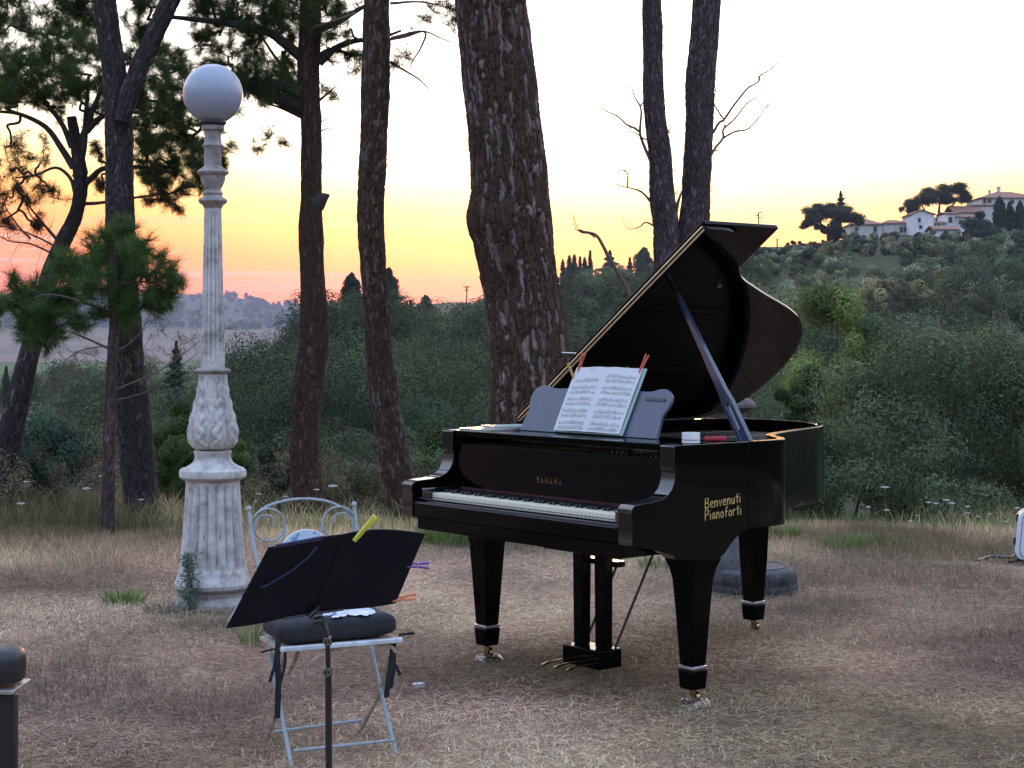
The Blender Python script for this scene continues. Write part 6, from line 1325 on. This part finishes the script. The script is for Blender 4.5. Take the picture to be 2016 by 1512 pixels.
# pale track on the slope
def ribbon(name, pts, wid, mt, kind='structure'):
    C = np.array([gnd(a, Y) for a, Y in pts]); mb = MB(); V = []
    T = np.gradient(C, axis=0); T /= np.linalg.norm(T, axis=1)[:, None]
    for c, t_ in zip(C, T):
        s_ = np.array([-t_[1], t_[0], 0]) * wid / 2
        for q in (c - s_, c + s_): V.append((q[0], q[1], gz1(q[0], q[1]) + 0.05))
    mb.add(V, [(2 * i, 2 * i + 1, 2 * i + 3, 2 * i + 2) for i in range(len(pts) - 1)]); o = obj(name, mb, mt, smooth=False); setp(o, kind=kind); return o
ribbon('path', [(1440, 62), (1470, 66), (1500, 72), (1525, 80), (1545, 88), (1560, 98)], 2.2, mat('pale track gravel', (0.33, 0.32, 0.31), rough=0.95, var=0.3, scale=2))

def pole(label, px_, top, base, Y, arms):
    b0 = at(px_, base, Y); t = thing('utility_pole', label, 'utility pole', tuple(b0)); h = (base - top) / F * Y; r_ = 0.0009 * Y * 0.45
    mb = MB(); mb.tube([(0, 0, -3), (0, 0, h)], r_, n=6); obj('mast', mb, m_dbranch, t, smooth=False)
    for (py_, w0, w1) in arms: z_ = (base - py_) / F * Y; mb = MB(); mb.tube([(w0 / F * Y, -0.2, z_), (w1 / F * Y, -0.2, z_)], r_ * 0.7, n=4); obj('crossarm', mb, m_dbranch, t, smooth=False)
pole('utility pole with two crossarms on the skyline left of the round umbrella pine', 1493, 418, 488, 350, [(419, -2, 8), (424, -6, 2), (429, -1, 8)])
pole('tiny utility pole on the skyline left of the great trunk', 919, 563, 616, 290, [(565, -7, 7), (571, -4, 4)])
pole('thin short pole on the crest just right of the lid corner', 1530, 470, 492, 345, [(471, -2, 2)])

# ================================================================ grass, straw and weeds
def strands(name, label, n, Yr, Lr, w, lay, cols, seed, dens=None, pxr=(-560, 2580), kind='stuff', gam=1.0, hbend=0.35):
    """blades: lay=1 flat on the ground, 0 upright"""
    g = np.random.default_rng(seed)
    Y = Yr[0] + (Yr[1] - Yr[0]) * g.random(n) ** gam; px_ = g.uniform(pxr[0], pxr[1], n); X = (px_ - 1008) / F * Y
    if dens is not None:
        keep = g.random(n) < dens(X, Y, px_); X, Y, px_ = X[keep], Y[keep], px_[keep]; n = len(X)
    Z = ground_z(X, Y); P = np.stack([X, Y, Z], 1)
    a = g.random(n) * 2 * np.pi; hd = np.stack([np.cos(a), np.sin(a), 0 * a], 1); L = Lr[0] + (Lr[1] - Lr[0]) * g.random(n) ** 1.6
    u = np.array([0, 0, 1.0])
    if lay:
        tl = 0.22 * g.random(n) + 0.02; d1 = hd * np.cos(tl)[:, None] + u * np.sin(tl)[:, None]; h2 = hd + 0.7 * np.stack([-np.sin(a), np.cos(a), 0 * a], 1) * (g.random(n) - 0.5)[:, None]; d2_ = h2 * 1.0 - u * (0.1 * g.random(n))[:, None]
        P = P + u * (0.004 + 0.022 * g.random(n)[:, None])
    else:
        tl = hbend * (0.3 + 0.9 * g.random(n)); d1 = u + hd * (tl * 0.5)[:, None]; d2_ = u + hd * (tl * 2.2)[:, None]
    d1 /= np.linalg.norm(d1, axis=1)[:, None]; d2_ /= np.linalg.norm(d2_, axis=1)[:, None]
    m = P + d1 * (L * 0.5)[:, None]; e = m + d2_ * (L * 0.5)[:, None]
    s = np.cross(d1, u if not lay else u); s = s + 1e-6; s /= np.linalg.norm(s, axis=1)[:, None]
    if not lay: b = g.random(n) * 2 * np.pi; s = np.stack([np.cos(b), np.sin(b), 0 * b], 1)
    w_ = (w * (0.6 + 0.8 * g.random(n)))[:, None] / 2
    V = np.stack([P - s * w_, P + s * w_, m + s * w_ * 0.9, m - s * w_ * 0.9, e], 1).reshape(-1, 3)
    i = np.arange(n)[:, None] * 5; Q = np.hstack([i, i + 1, i + 2, i + 3]); T = np.hstack([i + 3, i + 2, i + 4])
    C = np.array(cols); k = g.integers(0, len(C), n); patch = 0.45 + 1.0 * np.clip(0.5 + 1.5 * fbm(np.stack([X * 0.8, Y * 0.8, 0 * X], 1), 3, 77), 0, 1)
    c = C[k] * (0.6 + 0.8 * g.random(n))[:, None] * patch[:, None]
    if lay:
        ol = 0.7 * np.clip((7.2 - Y) / 1.8 + fbm(np.stack([X * 0.8, Y * 0.8, 0 * X], 1), 3, 31) * 2.0, 0, 1)[:, None]; c = c * (1 - ol) + ol * c * np.array((0.86, 0.97, 0.82))[None]
    o = obj(name, mesh_np(name, V, [Q, T], np.repeat(np.clip(c, 0.005, 1), 5, 0)), m_dry, smooth=False)
    if kind: setp(o, label, name.replace('_', ' '), kind=kind)
    return o
STRAW = [(0.66, 0.47, 0.33), (0.54, 0.37, 0.27), (0.38, 0.24, 0.19), (0.78, 0.61, 0.43), (0.36, 0.19, 0.14), (0.50, 0.38, 0.29), (0.17, 0.11, 0.085)]
strands('straw_litter', 'dry straw and cut grass lying over the brown ground', 500000, (5.2, 13.6), (0.02, 0.10), 0.0024, 1, STRAW, 101, gam=1.0)
def patchy(th, sc=0.55, sd=5):
    return lambda X, Y, p: np.clip((fbm(np.stack([X * sc, Y * sc, 0 * X], 1), 4, sd) - th) * 4, 0, 1)
strands('short_grass', 'short dry grass stubble in patches on the terrace', 135000, (5.2, 12.5), (0.02, 0.075), 0.0030, 0, [(0.40, 0.34, 0.25), (0.32, 0.30, 0.20), (0.48, 0.40, 0.31), (0.27, 0.27, 0.18)], 102, dens=patchy(-0.12), hbend=0.8)
strands('dry_grass', 'taller straw coloured grass along the back of the terrace', 175000, (9.9, 13.9), (0.03, 0.11), 0.0040, 0, [(0.50, 0.38, 0.23), (0.42, 0.32, 0.20), (0.58, 0.46, 0.30), (0.34, 0.31, 0.17), (0.42, 0.29, 0.20)], 103, gam=0.7, dens=lambda X, Y, p: np.clip((Y - 9.9 - 1.6 * (0.5 + fbm(np.stack([X * 0.6, Y * 0.6, 0 * X], 1), 3, 9))) / 1.8, 0.0, 1), hbend=0.6)
strands('edge_grass', 'tall dry grass and weeds on the lip of the terrace', 33000, (12.8, 14.6), (0.08, 0.34), 0.0050, 0, [(0.34, 0.28, 0.16), (0.24, 0.22, 0.12), (0.42, 0.34, 0.21), (0.18, 0.19, 0.09)], 104, dens=lambda X, Y, p: np.clip(np.where(p < 500, 0.55, np.where(p < 1000, 0.25, 0.0)) + 0.8 * fbm(np.stack([X * 0.9, Y * 0.5, 0 * X], 1), 3, 19), 0, 1), hbend=0.7)
strands('green_edge_grass', 'green grass fringe along the lip of the terrace', 24000, (12.4, 13.9), (0.06, 0.22), 0.0050, 0, [(0.12, 0.17, 0.055), (0.15, 0.18, 0.07), (0.09, 0.13, 0.05)], 105, dens=lambda X, Y, p: np.clip(np.where(p > 1480, 0.5, 0.05) + 1.2 * fbm(np.stack([X * 0.8, Y * 0.8, 0 * X], 1), 3, 29), 0, 1))
# brown undergrowth on the bank
g = np.random.default_rng(106); parts = []
for i in range(52):
    px_ = g.uniform(430, 960) if i < 30 else g.uniform(-80, 430); Yg = g.uniform(14.2, 16.2); X_ = (px_ - 1008) / F * Yg; z_ = gz1(X_, Yg); h_ = g.uniform(0.2, 0.5)
    v, q, c = tree_cloud(g, 0.35, h_, np.array((0.13, 0.115, 0.075)) * g.uniform(0.6, 1.3), 900, 0.035, nb=7, asp=0.25, shell=0.2, var=0.6); parts.append((v + np.array([X_, Yg, z_ + h_ * 0.6 + (0.35 if Yg > 15 else 0)]), q, c))
V, Q, C = join(parts); o = obj('undergrowth', mesh_np('undergrowth', V, Q, C), m_leaf, smooth=False); setp(o, 'grey brown dry undergrowth on the bank between the pine trunks', 'undergrowth', kind='stuff')

def tuft(label, px_, py_, n, L, spread, cols, seed, group=None, name='grass_tuft', w=0.006, bend=0.5):
    Yg = F * H / (py_ - HZ); p = gnd(px_, Yg); z = gz1(p[0], p[1]); g = np.random.default_rng(seed); t = thing(name, label, 'plant', (p[0], p[1], z), 0, group)
    V = []; Fq = []; C = []
    for i in range(n):
        a = g.random() * 6.28; r = spread * math.sqrt(g.random()); b = np.array([r * math.cos(a), r * math.sin(a), -0.01]); l = L * g.uniform(0.45, 1.1); d = np.array([math.cos(a) * bend * g.random(), math.sin(a) * bend * g.random(), 1.0])
        s = np.array([math.cos(a + 1.57 + g.normal()), math.sin(a + 1.57), 0]) * w / 2; m = b + d * l * 0.5; e = m + (d + np.array([math.cos(a), math.sin(a), -0.3]) * bend) * l * 0.45
        k = len(V); V += [b - s, b + s, m + s, m - s, e]; Fq.append((k, k + 1, k + 2, k + 3)); Fq.append((k + 3, k + 2, k + 4)); c = np.array(cols[g.integers(len(cols))]) * g.uniform(0.6, 1.4); C += [c] * 5
    me = bpy.data.meshes.new('blades'); me.from_pydata([tuple(v) for v in V], [], Fq); at_ = me.color_attributes.new('Col', 'FLOAT_COLOR', 'POINT'); cc_ = np.ones((len(V), 4), np.float32); cc_[:, :3] = C; at_.data.foreach_set('color', cc_.ravel())
    obj('blades', me, m_leaf, t, smooth=False); return t
GRN = [(0.12, 0.20, 0.05), (0.15, 0.22, 0.07), (0.09, 0.15, 0.05)]
tuft('big fresh green grass tuft under the keyboard end of the piano', 885, 1072, 420, 0.21, 0.20, GRN, 201)
tuft('small green tuft on the straw left of the lamp post', 246, 1192, 150, 0.11, 0.11, GRN, 202, w=0.008)
tuft('low green tuft right of the tyre, left one of two', 1655, 1078, 220, 0.10, 0.20, GRN, 203)
tuft('low green tuft at the back of the terrace, right one of two beyond the tyre', 1712, 1074, 240, 0.12, 0.22, GRN, 204)
tuft('green tuft close to the rear leg of the piano', 1548, 1062, 160, 0.15, 0.10, GRN, 205)
tuft('sparse green weed below the left corner of the folder', 497, 1275, 40, 0.16, 0.05, GRN, 206, w=0.006)
tuft('dry green clump in front of the right front piano leg', 1395, 1395, 260, 0.075, 0.22, [(0.20, 0.20, 0.12), (0.16, 0.17, 0.10), (0.26, 0.23, 0.16)], 207, w=0.004)
tuft('dry clump in front of the pedal box of the piano', 1190, 1345, 170, 0.075, 0.16, [(0.20, 0.20, 0.12), (0.16, 0.17, 0.10), (0.26, 0.23, 0.16)], 208, w=0.004)
tuft('dry grass clump against the right side of the lamp post foot', 448, 1195, 300, 0.17, 0.12, [(0.24, 0.19, 0.13), (0.17, 0.15, 0.10), (0.30, 0.24, 0.17)], 209, w=0.004)
tuft('dark grass clump hanging over the left side of the lamp post foot', 350, 1212, 220, 0.10, 0.16, [(0.16, 0.14, 0.10), (0.12, 0.12, 0.08)], 210, w=0.004)
tuft('dry brush standing between the forked pine and the young pine trunk', 200, 1010, 260, 0.36, 0.16, [(0.22, 0.18, 0.10), (0.15, 0.14, 0.08)], 211, w=0.006, bend=0.8)
tuft('green grass clump between the rear piano leg and the tyre', 1300, 1120, 150, 0.12, 0.14, [(0.14, 0.15, 0.08), (0.20, 0.18, 0.11)], 212, w=0.005)
# feathery weed in front of the lamp post foot
Yg = 8.9; p = gnd(372, Yg); t = thing('feathery_weed', 'upright blue green feathery weed growing in front of the lamp post foot', 'plant', (p[0], p[1], gz1(p[0], p[1])))
g = np.random.default_rng(213); mb = MB()
for k_ in range(3):
    x_ = g.normal() * 0.02; mb.tube([(x_, 0, 0), (x_ + 0.01, 0, 0.15), (x_ + g.normal() * 0.02, 0, 0.27 + 0.06 * k_ * 0.3)], [0.003, 0.002, 0.0012], n=4)
obj('stem', mb, m_twig, t, smooth=False)
n_ = 700; zz_ = g.random(n_) * 0.27 + 0.05; P = np.stack([g.normal(size=n_) * 0.022, g.normal(size=n_) * 0.02, zz_], 1); v, q = leaf_quads(P, 0.034, g, 0.16, up=0.5); obj('leaves', mesh_np('leaves', v, q, np.repeat(shade(n_, (0.10, 0.16, 0.11), g, 0.4), 4, 0)), m_leaf, t, smooth=False)

# wild carrot flowers
m_umbel = mat('flower white', (0.62, 0.62, 0.58), rough=0.8, var=0.3, scale=200); m_stem = mat('flower stem', (0.16, 0.17, 0.08), rough=0.8, var=0.3, scale=60)
g = np.random.default_rng(220)
fl0 = thing('wild_flower', 'white umbel flower of wild carrot on the grassy edge of the terrace', 'flower', (0, 0, 0), 0, 'wild carrot flowers along the terrace edge')
mb = MB(); mb.tube([(0, 0, 0), (0.012, 0, 0.16), (0.006, 0.0, 0.31)], [0.003, 0.0022, 0.0016], n=5); obj('stem', mb, m_stem, fl0, smooth=False)
mb = MB()
for k_ in range(44): a = g.random() * 6.28; r_ = 0.026 * math.sqrt(g.random()); mb.box((0.006 + r_ * math.cos(a), r_ * math.sin(a), 0.325 - r_ * 0.25 + g.normal() * 0.001), (0.0065, 0.0065, 0.003), rz=a)
for k_ in range(8): a = k_ * 0.785; mb.tube([(0.006, 0, 0.306), (0.006 + 0.02 * math.cos(a), 0.02 * math.sin(a), 0.320)], 0.0007, n=3)
obj('umbel', mb, m_umbel, fl0, smooth=False)
spots = [(g.uniform(1640, 2010), g.uniform(11.9, 13.6)) for _ in range(15)] + [(g.uniform(500, 900), g.uniform(12.0, 14.0)) for _ in range(6)] + [(g.uniform(10, 420), g.uniform(11.5, 14.2)) for _ in range(9)]
for i, (px_, Yg) in enumerate(spots):
    p = gnd(px_, Yg); loc = (p[0], p[1], gz1(p[0], p[1]) - 0.02); sc_ = g.uniform(0.5, 1.25)
    if i == 0: fl0.location = loc; fl0.scale = (sc_,) * 3
    else: copy_thing(fl0, loc, g.uniform(0, 6.28), None, sc_)

# ================================================================ evening haze in the valley
hz = bpy.data.materials.new('haze'); hz.use_nodes = True; n, l = hz.node_tree.nodes, hz.node_tree.links
n.remove(n['Principled BSDF']); pv = N(n, 'ShaderNodeVolumePrincipled'); pv.inputs['Color'].default_value = (0.78, 0.80, 0.95, 1); pv.inputs['Density'].default_value = 0.00012; pv.inputs['Anisotropy'].default_value = 0.0
l.new(pv.outputs[0], n['Material Output'].inputs['Volume'])
mb = MB(); mb.lohi((-4700, -4700, -120), (4700, 4700, 150)); hb = obj('haze', mb, hz, smooth=False); setp(hb, 'thin evening haze filling the valley air', 'haze', kind='stuff')
